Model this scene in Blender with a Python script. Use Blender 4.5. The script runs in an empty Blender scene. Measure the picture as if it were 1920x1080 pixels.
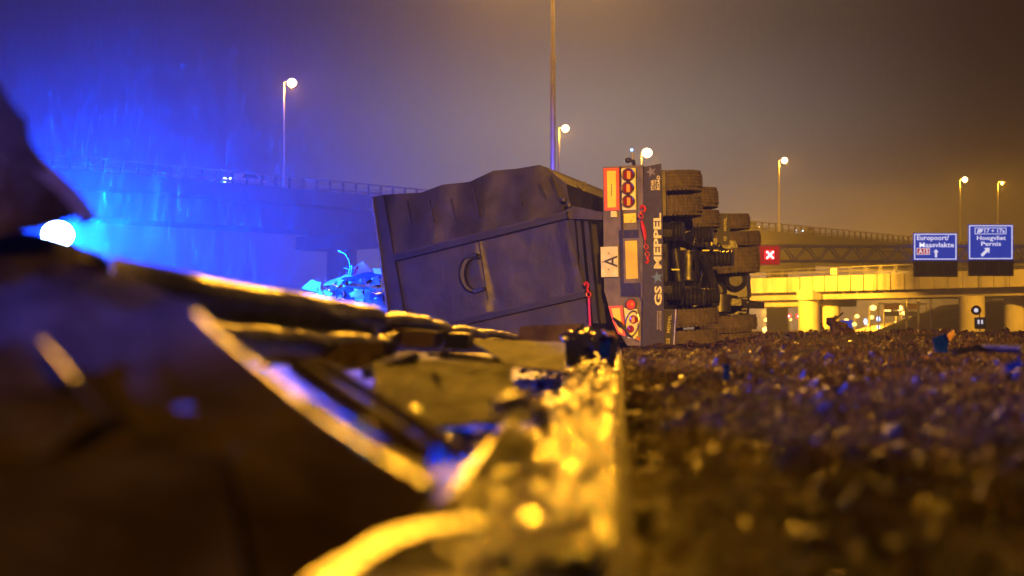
import bpy, bmesh, math, random
from mathutils import Vector, Matrix, noise
random.seed(7)
R = math.radians
SC = bpy.context.scene
COL = SC.collection
V = Vector

# ------------------------------------------------------------------ camera
F_PX = 2667.0                 # focal length in pixels of a 1920 wide frame (50 mm on 36 mm)
CAM_H = 0.25
PITCH = math.atan(75 / F_PX)
cam_d = bpy.data.cameras.new('camera'); cam = bpy.data.objects.new('camera', cam_d); COL.objects.link(cam)
cam_d.lens = 50; cam_d.sensor_width = 36; cam_d.clip_start = 0.05; cam_d.clip_end = 3000
cam.location = (0, 0, CAM_H); cam.rotation_euler = (math.pi / 2 + PITCH, 0, 0)
cam_d.dof.use_dof = True; cam_d.dof.focus_distance = 24.0; cam_d.dof.aperture_fstop = 1.9
SC.camera = cam

# ------------------------------------------------------------------ night sky
w = bpy.data.worlds.new('World'); SC.world = w; w.use_nodes = True
nt = w.node_tree; nt.nodes.clear()
out = nt.nodes.new('ShaderNodeOutputWorld'); add = nt.nodes.new('ShaderNodeAddShader')
sky = nt.nodes.new('ShaderNodeTexSky'); sky.sky_type = 'NISHITA'; sky.sun_disc = False
sky.sun_elevation = R(-4); sky.sun_rotation = R(200)
bg = nt.nodes.new('ShaderNodeBackground'); bg.inputs[1].default_value = 0.004
nt.links.new(sky.outputs[0], bg.inputs[0])
bg2 = nt.nodes.new('ShaderNodeBackground')            # overcast lit from below by the city
tc = nt.nodes.new('ShaderNodeTexCoord'); sx = nt.nodes.new('ShaderNodeSeparateXYZ')
rp = nt.nodes.new('ShaderNodeValToRGB')
nt.links.new(tc.outputs['Generated'], sx.inputs[0]); nt.links.new(sx.outputs[2], rp.inputs[0])
cr = rp.color_ramp; cr.interpolation = 'EASE'
cr.elements[0].position = 0.0; cr.elements[0].color = (0.38, 0.335, 0.325, 1)
cr.elements[1].position = 0.40; cr.elements[1].color = (0.016, 0.013, 0.012, 1)
e_ = cr.elements.new(0.13); e_.color = (0.29, 0.262, 0.264, 1)
e_ = cr.elements.new(0.22); e_.color = (0.115, 0.10, 0.102, 1)
def smap(a, b, c, d):      # light dome of the town, ahead of the viewer
    m_ = nt.nodes.new('ShaderNodeMapRange'); m_.interpolation_type = 'SMOOTHSTEP'
    for i_, v_ in zip((1, 2, 3, 4), (a, b, c, d)): m_.inputs[i_].default_value = v_
    nt.links.new(sx.outputs[0], m_.inputs[0]); return m_
ml_, mr_ = smap(-0.20, 0.05, 0.0, 1.0), smap(0.02, 0.34, 1.0, 0.03)
mu = nt.nodes.new('ShaderNodeMath'); mu.operation = 'MULTIPLY'
nt.links.new(ml_.outputs[0], mu.inputs[0]); nt.links.new(mr_.outputs[0], mu.inputs[1])
vm = nt.nodes.new('ShaderNodeVectorMath'); vm.operation = 'SCALE'
nt.links.new(rp.outputs[0], vm.inputs[0]); nt.links.new(mu.outputs[0], vm.inputs['Scale']); nt.links.new(vm.outputs[0], bg2.inputs[0])
bg2.inputs[1].default_value = 0.8
nt.links.new(bg.outputs[0], add.inputs[0]); nt.links.new(bg2.outputs[0], add.inputs[1])
nt.links.new(add.outputs[0], out.inputs[0])

SODIUM = (1.0, 0.43, 0.02)
BLUE = (0.0, 0.052, 1.0)
def point_light(name, loc, power, color, radius=0.15, spot=None, target=None, blend=0.5):
    l = bpy.data.lights.new(name, 'SPOT' if spot else 'POINT'); l.energy = power; l.color = color
    l.shadow_soft_size = radius
    o = bpy.data.objects.new(name, l); COL.objects.link(o); o.location = loc
    if spot:
        l.spot_size = R(spot); l.spot_blend = blend
        o.rotation_euler = (V(target) - V(loc)).to_track_quat('-Z', 'Y').to_euler()
    return o

P_MAST, P_BACK, P_VIA, P_BLUE, P_BLUE_SPOT = 17000, 720000, 4200, 400, 1150000
HAZE = 0.0017

vs = SC.view_settings
SC.display_settings.display_device = 'sRGB'
vs.view_transform = 'Standard'; vs.look = 'None'; vs.exposure = 0; vs.gamma = 1; vs.use_curve_mapping = False
SC.render.engine = 'CYCLES'
cy = SC.cycles
cy.use_denoising = True; cy.max_bounces = 5; cy.diffuse_bounces = 2; cy.glossy_bounces = 2
cy.transmission_bounces = 3; cy.volume_bounces = 0; cy.transparent_max_bounces = 8
cy.sample_clamp_indirect = 4; cy.sample_clamp_direct = 0; cy.use_light_tree = True
cy.caustics_reflective = False; cy.caustics_refractive = False

# ------------------------------------------------------------------ geometry helpers
_up = V((0, -math.sin(PITCH), math.cos(PITCH))); _fw = V((0, math.cos(PITCH), math.sin(PITCH)))
def ray(px, py):
    return V((1, 0, 0)) * ((px - 960) / F_PX) + _up * (-(py - 540) / F_PX) + _fw
def at(px, py, Y):
    d = ray(px, py); return V((0, 0, CAM_H)) + d * (Y / d.y)
def on_plane(px, py, O, n):
    d = ray(px, py); c = V((0, 0, CAM_H)); return c + d * ((O - c).dot(n) / d.dot(n))
def pxh(py, Y): return at(960, py, Y).z

class MB:
    def __init__(s): s.v = []; s.f = []
    def face_add(s, vs, fs):
        n = len(s.v); s.v += [V(q) for q in vs]; s.f += [[i + n for i in f] for f in fs]; return s
    def box(s, c, size, rot=None):
        h = V(size) / 2; vs = []
        for x in (-1, 1):
            for y in (-1, 1):
                for z in (-1, 1):
                    q = V((x * h.x, y * h.y, z * h.z))
                    if rot: q = rot @ q
                    vs.append(V(c) + q)
        return s.face_add(vs, [(0, 1, 3, 2), (4, 6, 7, 5), (0, 4, 5, 1), (2, 3, 7, 6), (0, 2, 6, 4), (1, 5, 7, 3)])
    def beam(s, p0, p1, a, b, up=V((0, 0, 1))):
        p0, p1 = V(p0), V(p1); d = (p1 - p0).normalized()
        x = d.cross(up)
        if x.length < 1e-4: x = d.cross(V((0, 1, 0)))
        x.normalize(); y = x.cross(d)
        vs = [p + x * (i * a / 2) + y * (j * b / 2) for p in (p0, p1) for i, j in ((-1, -1), (1, -1), (1, 1), (-1, 1))]
        return s.face_add(vs, [(3, 2, 1, 0), (4, 5, 6, 7), (0, 1, 5, 4), (1, 2, 6, 5), (2, 3, 7, 6), (3, 0, 4, 7)])
    def prism(s, poly, ext):
        n = len(poly); ext = V(ext)
        vs = [V(p) for p in poly] + [V(p) + ext for p in poly]
        fs = [list(range(n))[::-1], list(range(n, 2 * n))] + [(i, (i + 1) % n, (i + 1) % n + n, i + n) for i in range(n)]
        return s.face_add(vs, fs)
    def cyl(s, p0, p1, r0, r1=None, n=12, caps=True):
        r1 = r0 if r1 is None else r1
        p0, p1 = V(p0), V(p1); d = (p1 - p0).normalized()
        x = d.orthogonal().normalized(); y = d.cross(x)
        vs = []
        for p, r in ((p0, r0), (p1, r1)):
            for k in range(n):
                a = 2 * math.pi * k / n; vs.append(p + x * (r * math.cos(a)) + y * (r * math.sin(a)))
        fs = [(k, (k + 1) % n, (k + 1) % n + n, k + n) for k in range(n)]
        if caps: fs += [list(range(n))[::-1], list(range(n, 2 * n))]
        return s.face_add(vs, fs)
    def tube(s, pts, r, n=8):
        pts = [V(p) for p in pts]; vs = []; rr = r if isinstance(r, (list, tuple)) else [r] * len(pts)
        x = None
        for i, p in enumerate(pts):
            d = (pts[min(i + 1, len(pts) - 1)] - pts[max(i - 1, 0)]).normalized()
            if x is None: x = d.orthogonal().normalized()
            x = (x - d * x.dot(d)).normalized(); y = d.cross(x)
            for k in range(n):
                a = 2 * math.pi * k / n; vs.append(p + x * (rr[i] * math.cos(a)) + y * (rr[i] * math.sin(a)))
        fs = []
        for i in range(len(pts) - 1):
            for k in range(n):
                fs.append((i * n + k, i * n + (k + 1) % n, (i + 1) * n + (k + 1) % n, (i + 1) * n + k))
        fs += [list(range(n))[::-1], list(range((len(pts) - 1) * n, len(pts) * n))]
        return s.face_add(vs, fs)
    def lathe(s, prof, c, axis, n=24, closed=False):
        """prof: (radius, height) pairs along axis"""
        axis = V(axis).normalized(); x = axis.orthogonal().normalized(); y = axis.cross(x); c = V(c)
        vs = []; m = len(prof)
        for k in range(n):
            a = 2 * math.pi * k / n; e = x * math.cos(a) + y * math.sin(a)
            for r, h in prof: vs.append(c + e * r + axis * h)
        fs = []
        for k in range(n):
            k2 = (k + 1) % n
            for i in range(m if closed else m - 1):
                j = (i + 1) % m; fs.append((k * m + i, k2 * m + i, k2 * m + j, k * m + j))
        return s.face_add(vs, fs)
    def sphere(s, c, r, seg=12, rings=8):
        c = V(c); r = V(r) if not isinstance(r, (int, float)) else V((r, r, r))
        vs = [c + V((0, 0, r.z))]; fs = []
        for i in range(1, rings):
            t = math.pi * i / rings
            for k in range(seg):
                a = 2 * math.pi * k / seg
                vs.append(c + V((r.x * math.sin(t) * math.cos(a), r.y * math.sin(t) * math.sin(a), r.z * math.cos(t))))
        vs.append(c - V((0, 0, r.z)))
        for k in range(seg): fs.append((0, 1 + k, 1 + (k + 1) % seg))
        for i in range(rings - 2):
            for k in range(seg):
                a = 1 + i * seg; fs.append((a + k, a + seg + k, a + seg + (k + 1) % seg, a + (k + 1) % seg))
        L = len(vs) - 1; a = 1 + (rings - 2) * seg
        for k in range(seg): fs.append((a + k, L, a + (k + 1) % seg))
        return s.face_add(vs, fs)
    def mesh(s, name, mat, smooth=False, inv=None):
        me = bpy.data.meshes.new(name)
        vs = [inv @ q for q in s.v] if inv else s.v
        me.from_pydata([tuple(q) for q in vs], [], s.f)
        bm = bmesh.new(); bm.from_mesh(me); bmesh.ops.recalc_face_normals(bm, faces=bm.faces); bm.to_mesh(me); bm.free()
        me.materials.append(mat)
        if smooth:
            me.polygons.foreach_set('use_smooth', [True] * len(me.polygons)); me.set_sharp_from_angle(angle=R(38))
        return me
    def build(s, name, mat, parent=None, smooth=False):
        root = parent
        while root is not None and root.parent is not None: root = root.parent
        if parent is None:
            mn = V([min(q[i] for q in s.v) for i in range(3)]); mx = V([max(q[i] for q in s.v) for i in range(3)])
            loc = V(((mn.x + mx.x) / 2, (mn.y + mx.y) / 2, mn.z))
        else: loc = root.location.copy()
        o = bpy.data.objects.new(name, s.mesh(name, mat, smooth, Matrix.Translation(-loc))); COL.objects.link(o)
        if parent is None: o.location = loc
        else: o.parent = parent
        return o

def tag(o, label=None, cat=None, group=None, kind=None):
    if label: o['label'] = label
    if cat: o['category'] = cat
    if group: o['group'] = group
    if kind: o['kind'] = kind
    return o
def thing(name, label, cat, loc, group=None):
    o = bpy.data.objects.new(name, None); COL.objects.link(o); o.location = loc; o.empty_display_size = 0.2
    return tag(o, label, cat, group)
def copy_tree(o, parent=None):
    c = o.copy(); COL.objects.link(c); c.parent = parent
    for ch in list(o.children): copy_tree(ch, c)
    return c
def text_mb(s, origin, xvec, yvec, bold=0.02, ext=None):
    """lettering filled into the parallelogram origin, origin+xvec, origin+yvec"""
    cu = bpy.data.curves.new('lettering', 'FONT'); cu.body = s; cu.offset = bold; cu.resolution_u = 2
    ob = bpy.data.objects.new('lettering', cu); COL.objects.link(ob)
    dg = bpy.context.evaluated_depsgraph_get(); me = bpy.data.meshes.new_from_object(ob.evaluated_get(dg))
    xs = [q.co.x for q in me.vertices]; ys = [q.co.y for q in me.vertices]
    x0, x1, y0, y1 = min(xs), max(xs), min(ys), max(ys)
    mb = MB()
    mb.face_add([V(origin) + V(xvec) * ((q.co.x - x0) / (x1 - x0)) + V(yvec) * ((q.co.y - y0) / (y1 - y0)) for q in me.vertices],
                [list(p.vertices) for p in me.polygons])
    bpy.data.objects.remove(ob); bpy.data.curves.remove(cu); bpy.data.meshes.remove(me)
    return mb
def star_poly(c, r, xv, yv, rot=0.0):
    return [V(c) + V(xv) * (math.sin(rot + k * math.pi / 5) * (r if k % 2 == 0 else r * 0.42)) + V(yv) * (math.cos(rot + k * math.pi / 5) * (r if k % 2 == 0 else r * 0.42)) for k in range(10)]

# ------------------------------------------------------------------ materials
def mat(name, col, rough=0.6, metal=0.0, var=0.35, scale=4.0, bump=0.0, bscale=30.0, rvar=0.15, col2=None, coat=0.0, detail=5):
    m = bpy.data.materials.new(name); m.use_nodes = True; n = m.node_tree; b = n.nodes['Principled BSDF']
    tc = n.nodes.new('ShaderNodeTexCoord')
    nz = n.nodes.new('ShaderNodeTexNoise'); nz.inputs['Scale'].default_value = scale; nz.inputs['Detail'].default_value = detail
    n.links.new(tc.outputs['Object'], nz.inputs['Vector'])
    rp = n.nodes.new('ShaderNodeValToRGB'); c2 = col2 or tuple(c * (1 - var) for c in col)
    rp.color_ramp.elements[0].position = 0.35; rp.color_ramp.elements[1].position = 0.65
    rp.color_ramp.elements[0].color = (*c2, 1); rp.color_ramp.elements[1].color = (*col, 1)
    n.links.new(nz.outputs['Fac'], rp.inputs[0]); n.links.new(rp.outputs[0], b.inputs['Base Color'])
    mr = n.nodes.new('ShaderNodeMapRange'); mr.inputs[3].default_value = max(0.03, rough - rvar); mr.inputs[4].default_value = min(1, rough + rvar)
    nz2 = n.nodes.new('ShaderNodeTexNoise'); nz2.inputs['Scale'].default_value = scale * 2.7; nz2.inputs['Detail'].default_value = 4
    n.links.new(tc.outputs['Object'], nz2.inputs['Vector'])
    n.links.new(nz2.outputs['Fac'], mr.inputs[0]); n.links.new(mr.outputs[0], b.inputs['Roughness'])
    b.inputs['Metallic'].default_value = metal
    if coat: b.inputs['Coat Weight'].default_value = coat; b.inputs['Coat Roughness'].default_value = 0.12
    if bump:
        nb = n.nodes.new('ShaderNodeTexNoise'); nb.inputs['Scale'].default_value = bscale; nb.inputs['Detail'].default_value = 6
        n.links.new(tc.outputs['Object'], nb.inputs['Vector'])
        bp = n.nodes.new('ShaderNodeBump'); bp.inputs['Strength'].default_value = bump; bp.inputs['Distance'].default_value = 0.02
        n.links.new(nb.outputs['Fac'], bp.inputs['Height']); n.links.new(bp.outputs[0], b.inputs['Normal'])
    return m
def emit(name, col, strength, base=(0.02, 0.02, 0.02), sample=False):
    m = bpy.data.materials.new(name); m.use_nodes = True; b = m.node_tree.nodes['Principled BSDF']
    b.inputs['Base Color'].default_value = (*base, 1); b.inputs['Roughness'].default_value = 0.4
    b.inputs['Emission Color'].default_value = (*col, 1); b.inputs['Emission Strength'].default_value = strength
    if not sample: m.cycles.emission_sampling = 'NONE'
    return m

def streak_mat(name, col, dark, nscale=1.6, zs=0.07, **kw):
    a_ = dict(rough=0.85, var=0.3, scale=0.25, bump=0.2, bscale=3, rvar=0.1); a_.update(kw); m = mat(name, col, **a_); n = m.node_tree; b = n.nodes['Principled BSDF']
    tc = n.nodes['Texture Coordinate']; mp = n.nodes.new('ShaderNodeMapping'); mp.inputs['Scale'].default_value = (1, 1, zs)
    nz = n.nodes.new('ShaderNodeTexNoise'); nz.inputs['Scale'].default_value = nscale; nz.inputs['Detail'].default_value = 5
    n.links.new(tc.outputs['Object'], mp.inputs[0]); n.links.new(mp.outputs[0], nz.inputs['Vector'])
    rp_ = n.nodes.new('ShaderNodeValToRGB'); rp_.color_ramp.elements[0].position = 0.30; rp_.color_ramp.elements[1].position = 0.52
    rp_.color_ramp.elements[0].color = (dark, dark, dark, 1); rp_.color_ramp.elements[1].color = (1, 1, 1, 1); n.links.new(nz.outputs['Fac'], rp_.inputs[0])
    mx = n.nodes.new('ShaderNodeMix'); mx.data_type = 'RGBA'; mx.blend_type = 'MULTIPLY'; mx.inputs[0].default_value = 1
    old = b.inputs['Base Color'].links[0].from_socket
    n.links.new(old, mx.inputs[6]); n.links.new(rp_.outputs[0], mx.inputs[7]); n.links.new(mx.outputs[2], b.inputs['Base Color'])
    return m
m_asphalt = mat('wet_asphalt', (0.04, 0.038, 0.037), 0.33, var=0.4, scale=9, bump=0.9, bscale=160, rvar=0.18)
m_soil = mat('soil', (0.055, 0.034, 0.013), 0.8, var=0.6, scale=6, bump=1.0, bscale=40, rvar=0.2, col2=(0.025, 0.018, 0.012))
m_clod = mat('clod', (0.07, 0.043, 0.018), 0.42, var=0.5, scale=12, bump=0.8, bscale=60, rvar=0.25)
m_straw = mat('straw', (0.24, 0.165, 0.05), 0.4, var=0.6, scale=15, rvar=0.2, col2=(0.05, 0.04, 0.012))
m_leaf = mat('wet_leaf', (0.16, 0.10, 0.045), 0.3, var=0.6, scale=9, rvar=0.2, col2=(0.06, 0.045, 0.02))
m_conc = mat('concrete', (0.42, 0.40, 0.36), 0.85, var=0.35, scale=0.25, bump=0.2, bscale=3, rvar=0.1)
m_fascia = streak_mat('stained_concrete', (0.46, 0.44, 0.40), 0.55)
m_via = mat('viaduct_concrete', (0.055, 0.052, 0.05), 0.85, var=0.4, scale=0.3, bump=0.2, bscale=3, rvar=0.1)  # even dark tone, used for the viaduct alone
m_truss = mat('truss_paint', (0.62, 0.62, 0.62), 0.5, 0.0, var=0.2, scale=2)
m_scrapd = mat('dark_plate', (0.032, 0.024, 0.018), 0.7, 0.05, var=0.7, scale=9, bump=1.0, bscale=18, rvar=0.25, col2=(0.012, 0.008, 0.006))  # darker tone of the steel, for the flat plates
m_conc_d = mat('concrete_dark', (0.09, 0.087, 0.085), 0.85, var=0.4, scale=0.3, bump=0.2, bscale=3, rvar=0.1)
m_galv = mat('galvanised', (0.42, 0.42, 0.43), 0.42, 0.9, var=0.4, scale=8, bump=0.25, bscale=25, rvar=0.15)
m_rail = mat('wet_steel', (0.26, 0.25, 0.25), 0.34, 0.85, var=0.5, scale=9, bump=0.35, bscale=22, rvar=0.16)
m_rust = mat('dirty_steel', (0.115, 0.082, 0.062), 0.68, 0.1, var=0.6, scale=7, bump=0.6, bscale=26, rvar=0.2, col2=(0.05, 0.03, 0.02))
m_bright = mat('bare_wet_steel', (0.62, 0.6, 0.56), 0.27, 0.9, var=0.35, scale=14, bump=0.4, bscale=30, rvar=0.12)
m_pole = mat('pole_paint', (0.5, 0.5, 0.5), 0.4, 0.3, var=0.2, scale=2)
m_tip = streak_mat('tipper_steel', (0.042, 0.038, 0.05), 0.42, 1.1, 0.16, var=0.6, scale=3.2, bump=0.5, bscale=7, rvar=0.2, detail=10, rough=0.5)
m_tipd = mat('tipper_dark_shade', (0.012, 0.012, 0.014), 0.5, 0.1, var=0.5, scale=5, bump=0.3, bscale=15)  # near black puts shade into the ribs' and turned faces' colour
m_frame = mat('chassis_frame', (0.17, 0.155, 0.14), 0.5, 0.1, var=0.5, scale=5, bump=0.3, bscale=20)
m_black = mat('chassis_black', (0.022, 0.022, 0.026), 0.35, 0.0, var=0.5, scale=6, bump=0.3, bscale=18, rvar=0.2)
m_flap = mat('flap_rubber', (0.028, 0.028, 0.04), 0.5, var=0.4, scale=7, bump=0.2, bscale=18)
m_tyre = mat('tyre', (0.13, 0.108, 0.09), 0.7, var=0.45, scale=9, bump=0.7, bscale=60, rvar=0.15)
m_rim = mat('rim', (0.10, 0.10, 0.11), 0.4, 0.6, var=0.4, scale=9)
m_orange = mat('reflector_orange', (0.97, 0.15, 0.005), 0.35, var=0.1, scale=8)
m_yellow = mat('reflector_yellow', (0.97, 0.88, 0.02), 0.35, var=0.12, scale=8)
m_cream = mat('cream_plate', (0.9, 0.92, 0.5), 0.45, var=0.15, scale=12)
m_plate = mat('number_plate', (0.85, 0.70, 0.02), 0.4, var=0.25, scale=5)
m_apanel = mat('sign_plate', (0.86, 0.9, 0.62), 0.4, var=0.25, scale=7)
m_dark = mat('dark_print', (0.03, 0.03, 0.035), 0.5)
m_letter = mat('letter_print', (0.85, 0.86, 0.5), 0.5, var=0.2, scale=14)
m_letter_d = mat('letter_print_worn', (0.5, 0.48, 0.34), 0.55, var=0.3, scale=14)
m_star = mat('star_print', (0.10, 0.22, 0.42), 0.5, var=0.2, scale=14)
m_star_pale = mat('star_print_pale', (0.22, 0.23, 0.28), 0.5, var=0.3, scale=14)
m_chrome = mat('chrome', (0.55, 0.5, 0.45), 0.2, 0.9, var=0.2)
m_redlens = mat('red_lens', (0.30, 0.015, 0.012), 0.15, var=0.3, scale=30, coat=0.6)
m_amber = mat('amber_lens', (0.95, 0.5, 0.02), 0.2, var=0.2, scale=30, coat=0.6)
m_redlit = emit('red_lens_lit', (1.0, 0.06, 0.01), 0.7, (0.4, 0.02, 0.01))
m_red = mat('red_paint', (0.65, 0.03, 0.02), 0.35, var=0.3, scale=20)
m_bag = mat('air_bag', (0.03, 0.03, 0.033), 0.3, 0.2, var=0.3, scale=9)
m_white = mat('warmed_sheet', (0.50, 0.27, 0.13), 0.5, var=0.3, scale=6, bump=0.4, bscale=14)  # pale scrap tinted warm to offset the blue lamp
m_redsheet = mat('red_sheet', (0.42, 0.05, 0.06), 0.45, var=0.3, scale=5)
m_bluefoil = mat('blue_plastic', (0.0, 0.02, 1.0), 0.3, var=0.3, scale=9, bump=0.3, bscale=15)
m_darkfoil = mat('dark_plastic', (0.03, 0.03, 0.04), 0.22, var=0.4, scale=9, bump=0.6, bscale=14, rvar=0.12)
m_signblue = mat('sign_blue', (0.005, 0.055, 0.42), 0.5, var=0.12, scale=1.5)
m_signwhite = mat('sign_white', (0.8, 0.8, 0.8), 0.5, var=0.1, scale=1)
m_signred = mat('sign_red', (0.55, 0.012, 0.03), 0.5, var=0.1, scale=1)
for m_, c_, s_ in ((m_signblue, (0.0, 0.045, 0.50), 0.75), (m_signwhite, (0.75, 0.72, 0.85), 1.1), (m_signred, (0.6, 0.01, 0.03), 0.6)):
    b_ = m_.node_tree.nodes['Principled BSDF']   # emission added to the sign faces, small road signs too
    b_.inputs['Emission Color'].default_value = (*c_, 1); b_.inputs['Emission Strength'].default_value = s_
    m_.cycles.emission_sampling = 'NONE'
m_lamp = emit('sodium_lens', (1.0, 0.72, 0.36), 9, (0.8, 0.7, 0.5))
m_lampfar = emit('sodium_lens_far', (1.0, 0.56, 0.13), 6, (0.8, 0.7, 0.5))
m_lampblue = emit('led_lens_far', (0.25, 0.5, 1.0), 5, (0.8, 0.8, 0.8))
m_beacon = emit('beacon_lens', (0.45, 0.72, 1.0), 70, (0.1, 0.2, 0.8))
m_xpanel = emit('signal_panel', (0.95, 0.0, 0.015), 0.4, (0.05, 0.01, 0.01))  # dark panel made to emit the red cross's glow
m_xglow = emit('signal_field', (1.0, 0.01, 0.02), 4, (0.05, 0.01, 0.01))
m_xred = emit('signal_cross', (1.0, 0.55, 0.5), 6, (0.05, 0.01, 0.01))
m_headl = emit('headlight', (0.6, 0.85, 1.0), 6)
m_warml = emit('warm_tail', (1.0, 0.6, 0.2), 5)
m_bluetip = emit('blue_tip_glow', (0.1, 0.25, 1.0), 12)  # emission stands in for blue lamp light caught on the aerial tip

for m_, sp_ in ((m_soil, 0.12), (m_clod, 0.3), (m_straw, 0.35), (m_leaf, 0.45), (m_tyre, 0.3), (m_scrapd, 0.25), (m_rust, 0.3)):
    m_.node_tree.nodes['Principled BSDF'].inputs['Specular IOR Level'].default_value = sp_
# ================================================================== SETTING
TAN_E = (0.488 - 0.114) / (6.35 - 1.43)
def edge_x(Y): return 0.114 + (Y - 1.43) * TAN_E
def sstep(a, b, x):
    t = min(1, max(0, (x - a) / (b - a))); return t * t * (3 - 2 * t)
def ground_z(x, y):
    z = -1.0 * sstep(30, 48, y)
    near = 1 - sstep(22, 34, y)
    if near > 0 and y > 0:
        d = x - edge_x(y)
        side = sstep(0.0, 0.12, d)
        bank = sstep(0.135, 0.185, x / max(y, 0.5))
        z += side * near * (0.01 + (0.0 + 0.14 * bank) * sstep(3, 17, y) - 0.05 * (1 - sstep(1.5, 3.2, y)) + 0.07 * noise.noise(V((x * 0.9, y * 0.6, 3))) * sstep(2, 6, y)
             + (0.028 + 0.02 * sstep(3, 6, y)) * noise.noise(V((x * 3.1, y * 2.6, 1))) + 0.012 * noise.noise(V((x * 11, y * 11, 5))))
        z -= (1 - side) * 0.05 * near
    return z
xs = [-260, -150, -80, -40, -20, -10, -6, -4, -3, -2, -1, -0.5]
q = -0.2
while q < 3.2: xs.append(q); q += 0.05
while q < 14: xs.append(q); q *= 1.035
xs += [16, 20, 28, 40, 60, 100, 160, 260]
ys = [-120, -20, -5, 0]
q = 1.0
while q < 34: ys.append(q); q *= 1.022
ys += [38, 42, 46, 50, 60, 80, 120, 180, 260, 400, 900]
mb = MB(); nx = len(xs)
mb.face_add([(x, y, ground_z(x, y)) for y in ys for x in xs],
            [(j * nx + i, j * nx + i + 1, (j + 1) * nx + i + 1, (j + 1) * nx + i) for j in range(len(ys) - 1) for i in range(nx - 1)])
tag(mb.build('ground', m_soil, smooth=True), 'dark wet soil', kind='structure')
# wet asphalt of the hard shoulder, left of its edge
mb = MB()
yy = [-6, 0, 1, 1.4, 2, 3, 4, 6, 8, 12, 16, 22, 28]
mb.face_add([q for y in yy for q in ((-5.5, y, 0.0), (edge_x(y) - 0.012, y, 0.0))],
            [(2 * i, 2 * i + 1, 2 * i + 3, 2 * i + 2) for i in range(len(yy) - 1)])
tag(mb.build('road', m_asphalt), 'wet asphalt shoulder', kind='structure')
mb = MB()
for i in range(len(yy) - 1):
    a, b = yy[i], yy[i + 1]
    if b <= 0 or a > 12: continue
    mb.prism([(edge_x(a) - 0.012, a, -0.03), (edge_x(a) + 0.006, a, -0.03), (edge_x(a) + 0.006, a, 0.024), (edge_x(a) - 0.012, a, 0.018)],
             (edge_x(b) - edge_x(a), b - a, 0))
tag(mb.build('kerb', m_rust), kind='structure')
# motorway beyond the verge
mb = MB()
mb.face_add([(8, 48, -0.95), (60, 48, -0.95), (95, 400, -0.95), (30, 400, -0.95)], [(0, 1, 2, 3)])
tag(mb.build('motorway', m_asphalt), kind='structure')

# haze: even wet air round everything
mb = MB(); mb.box((0, 185, 14), (620, 590, 34))
hz = mb.build('haze', m_soil); tag(hz, kind='stuff')
mh = bpy.data.materials.new('haze_air'); mh.use_nodes = True; n_ = mh.node_tree; n_.nodes.remove(n_.nodes['Principled BSDF'])
pv = n_.nodes.new('ShaderNodeVolumePrincipled'); pv.inputs['Color'].default_value = (0.9, 0.9, 0.92, 1)
pv.inputs['Density'].default_value = HAZE; pv.inputs['Anisotropy'].default_value = 0.2
n_.links.new(pv.outputs[0], n_.nodes['Material Output'].inputs['Volume'])
hz.data.materials[0] = mh

# ---------------------------------------------------- upper viaduct
A1, A4 = V((-23.9, 148, 0)), V((40.6, 216, 0)); DV = A4 - A1; UV = DV.normalized(); NV = V((UV.y, -UV.x, 0))  # NV faces the camera
def via(t, off, z): return A1 + DV * t - NV * off + V((0, 0, z))
vd = thing('viaduct', 'long dark high viaduct with open railing crossing behind the overturned trailer', 'viaduct', via(0.5, 0, -1))
T0, T1 = -0.75, 2.6
sec = lambda t, pts: [via(t, o, z) for o, z in pts]
def vextr(pts, t0=T0, t1=T1, n=10):
    mb = MB()
    ss = [t0 + (t1 - t0) * i / n for i in range(n + 1)]; m = len(pts)
    mb.face_add([q for t in ss for q in sec(t, pts)],
                [(i * m + k, i * m + (k + 1) % m, (i + 1) * m + (k + 1) % m, (i + 1) * m + k) for i in range(n) for k in range(m)] + [list(range(m)), list(range(n * m, n * m + m))[::-1]])
    return mb
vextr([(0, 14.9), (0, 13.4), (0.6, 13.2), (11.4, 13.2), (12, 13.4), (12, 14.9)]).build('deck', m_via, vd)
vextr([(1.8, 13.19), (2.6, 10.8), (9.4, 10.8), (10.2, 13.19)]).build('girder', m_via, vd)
vextr([(0.05, 16.15), (0.05, 16.0), (0.2, 16.0), (0.2, 16.15)]).build('handrail', m_galv, vd)
vextr([(0.08, 15.55), (0.08, 15.46), (0.17, 15.46), (0.17, 15.55)]).build('mid_rail', m_galv, vd)
vextr([(0.6, 15.35), (0.6, 15.05), (0.72, 15.05), (0.72, 15.35)]).build('crash_rail', m_galv, vd)
L_via = DV.length; npost = int((T1 - T0) * L_via / 1.8)
pm = None
for i in range(npost):
    t = T0 + (i + 0.5) * (T1 - T0) / npost
    if pm is None:
        k = MB(); c0 = via(t, 0.125, 14.9); k.beam(c0, c0 + V((0, 0, 1.12)), 0.24, 0.16, UV); po = k.build('railing_post', m_via, vd); pm = c0
    else:
        po2 = po.copy(); COL.objects.link(po2); po2.location = via(t, 0.125, 14.9) - pm
for px, cw in ((706, 9), (1519, 9), (1900, 9)):
    # pier under the girder where the ray at that pixel meets the viaduct line
    k_ = (px - 960) / F_PX; t = (k_ * A1.y - A1.x) / (DV.x - k_ * DV.y)
    c = via(t, 6, 0)
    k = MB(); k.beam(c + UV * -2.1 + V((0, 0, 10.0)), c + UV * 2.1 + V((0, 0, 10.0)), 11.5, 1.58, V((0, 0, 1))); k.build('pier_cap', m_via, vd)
    k = MB(); k.cyl(c + V((0, 0, -1.2)), c + V((0, 0, 9.2)), 1.7, n=20); k.build('pier', m_via, vd, True)

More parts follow.
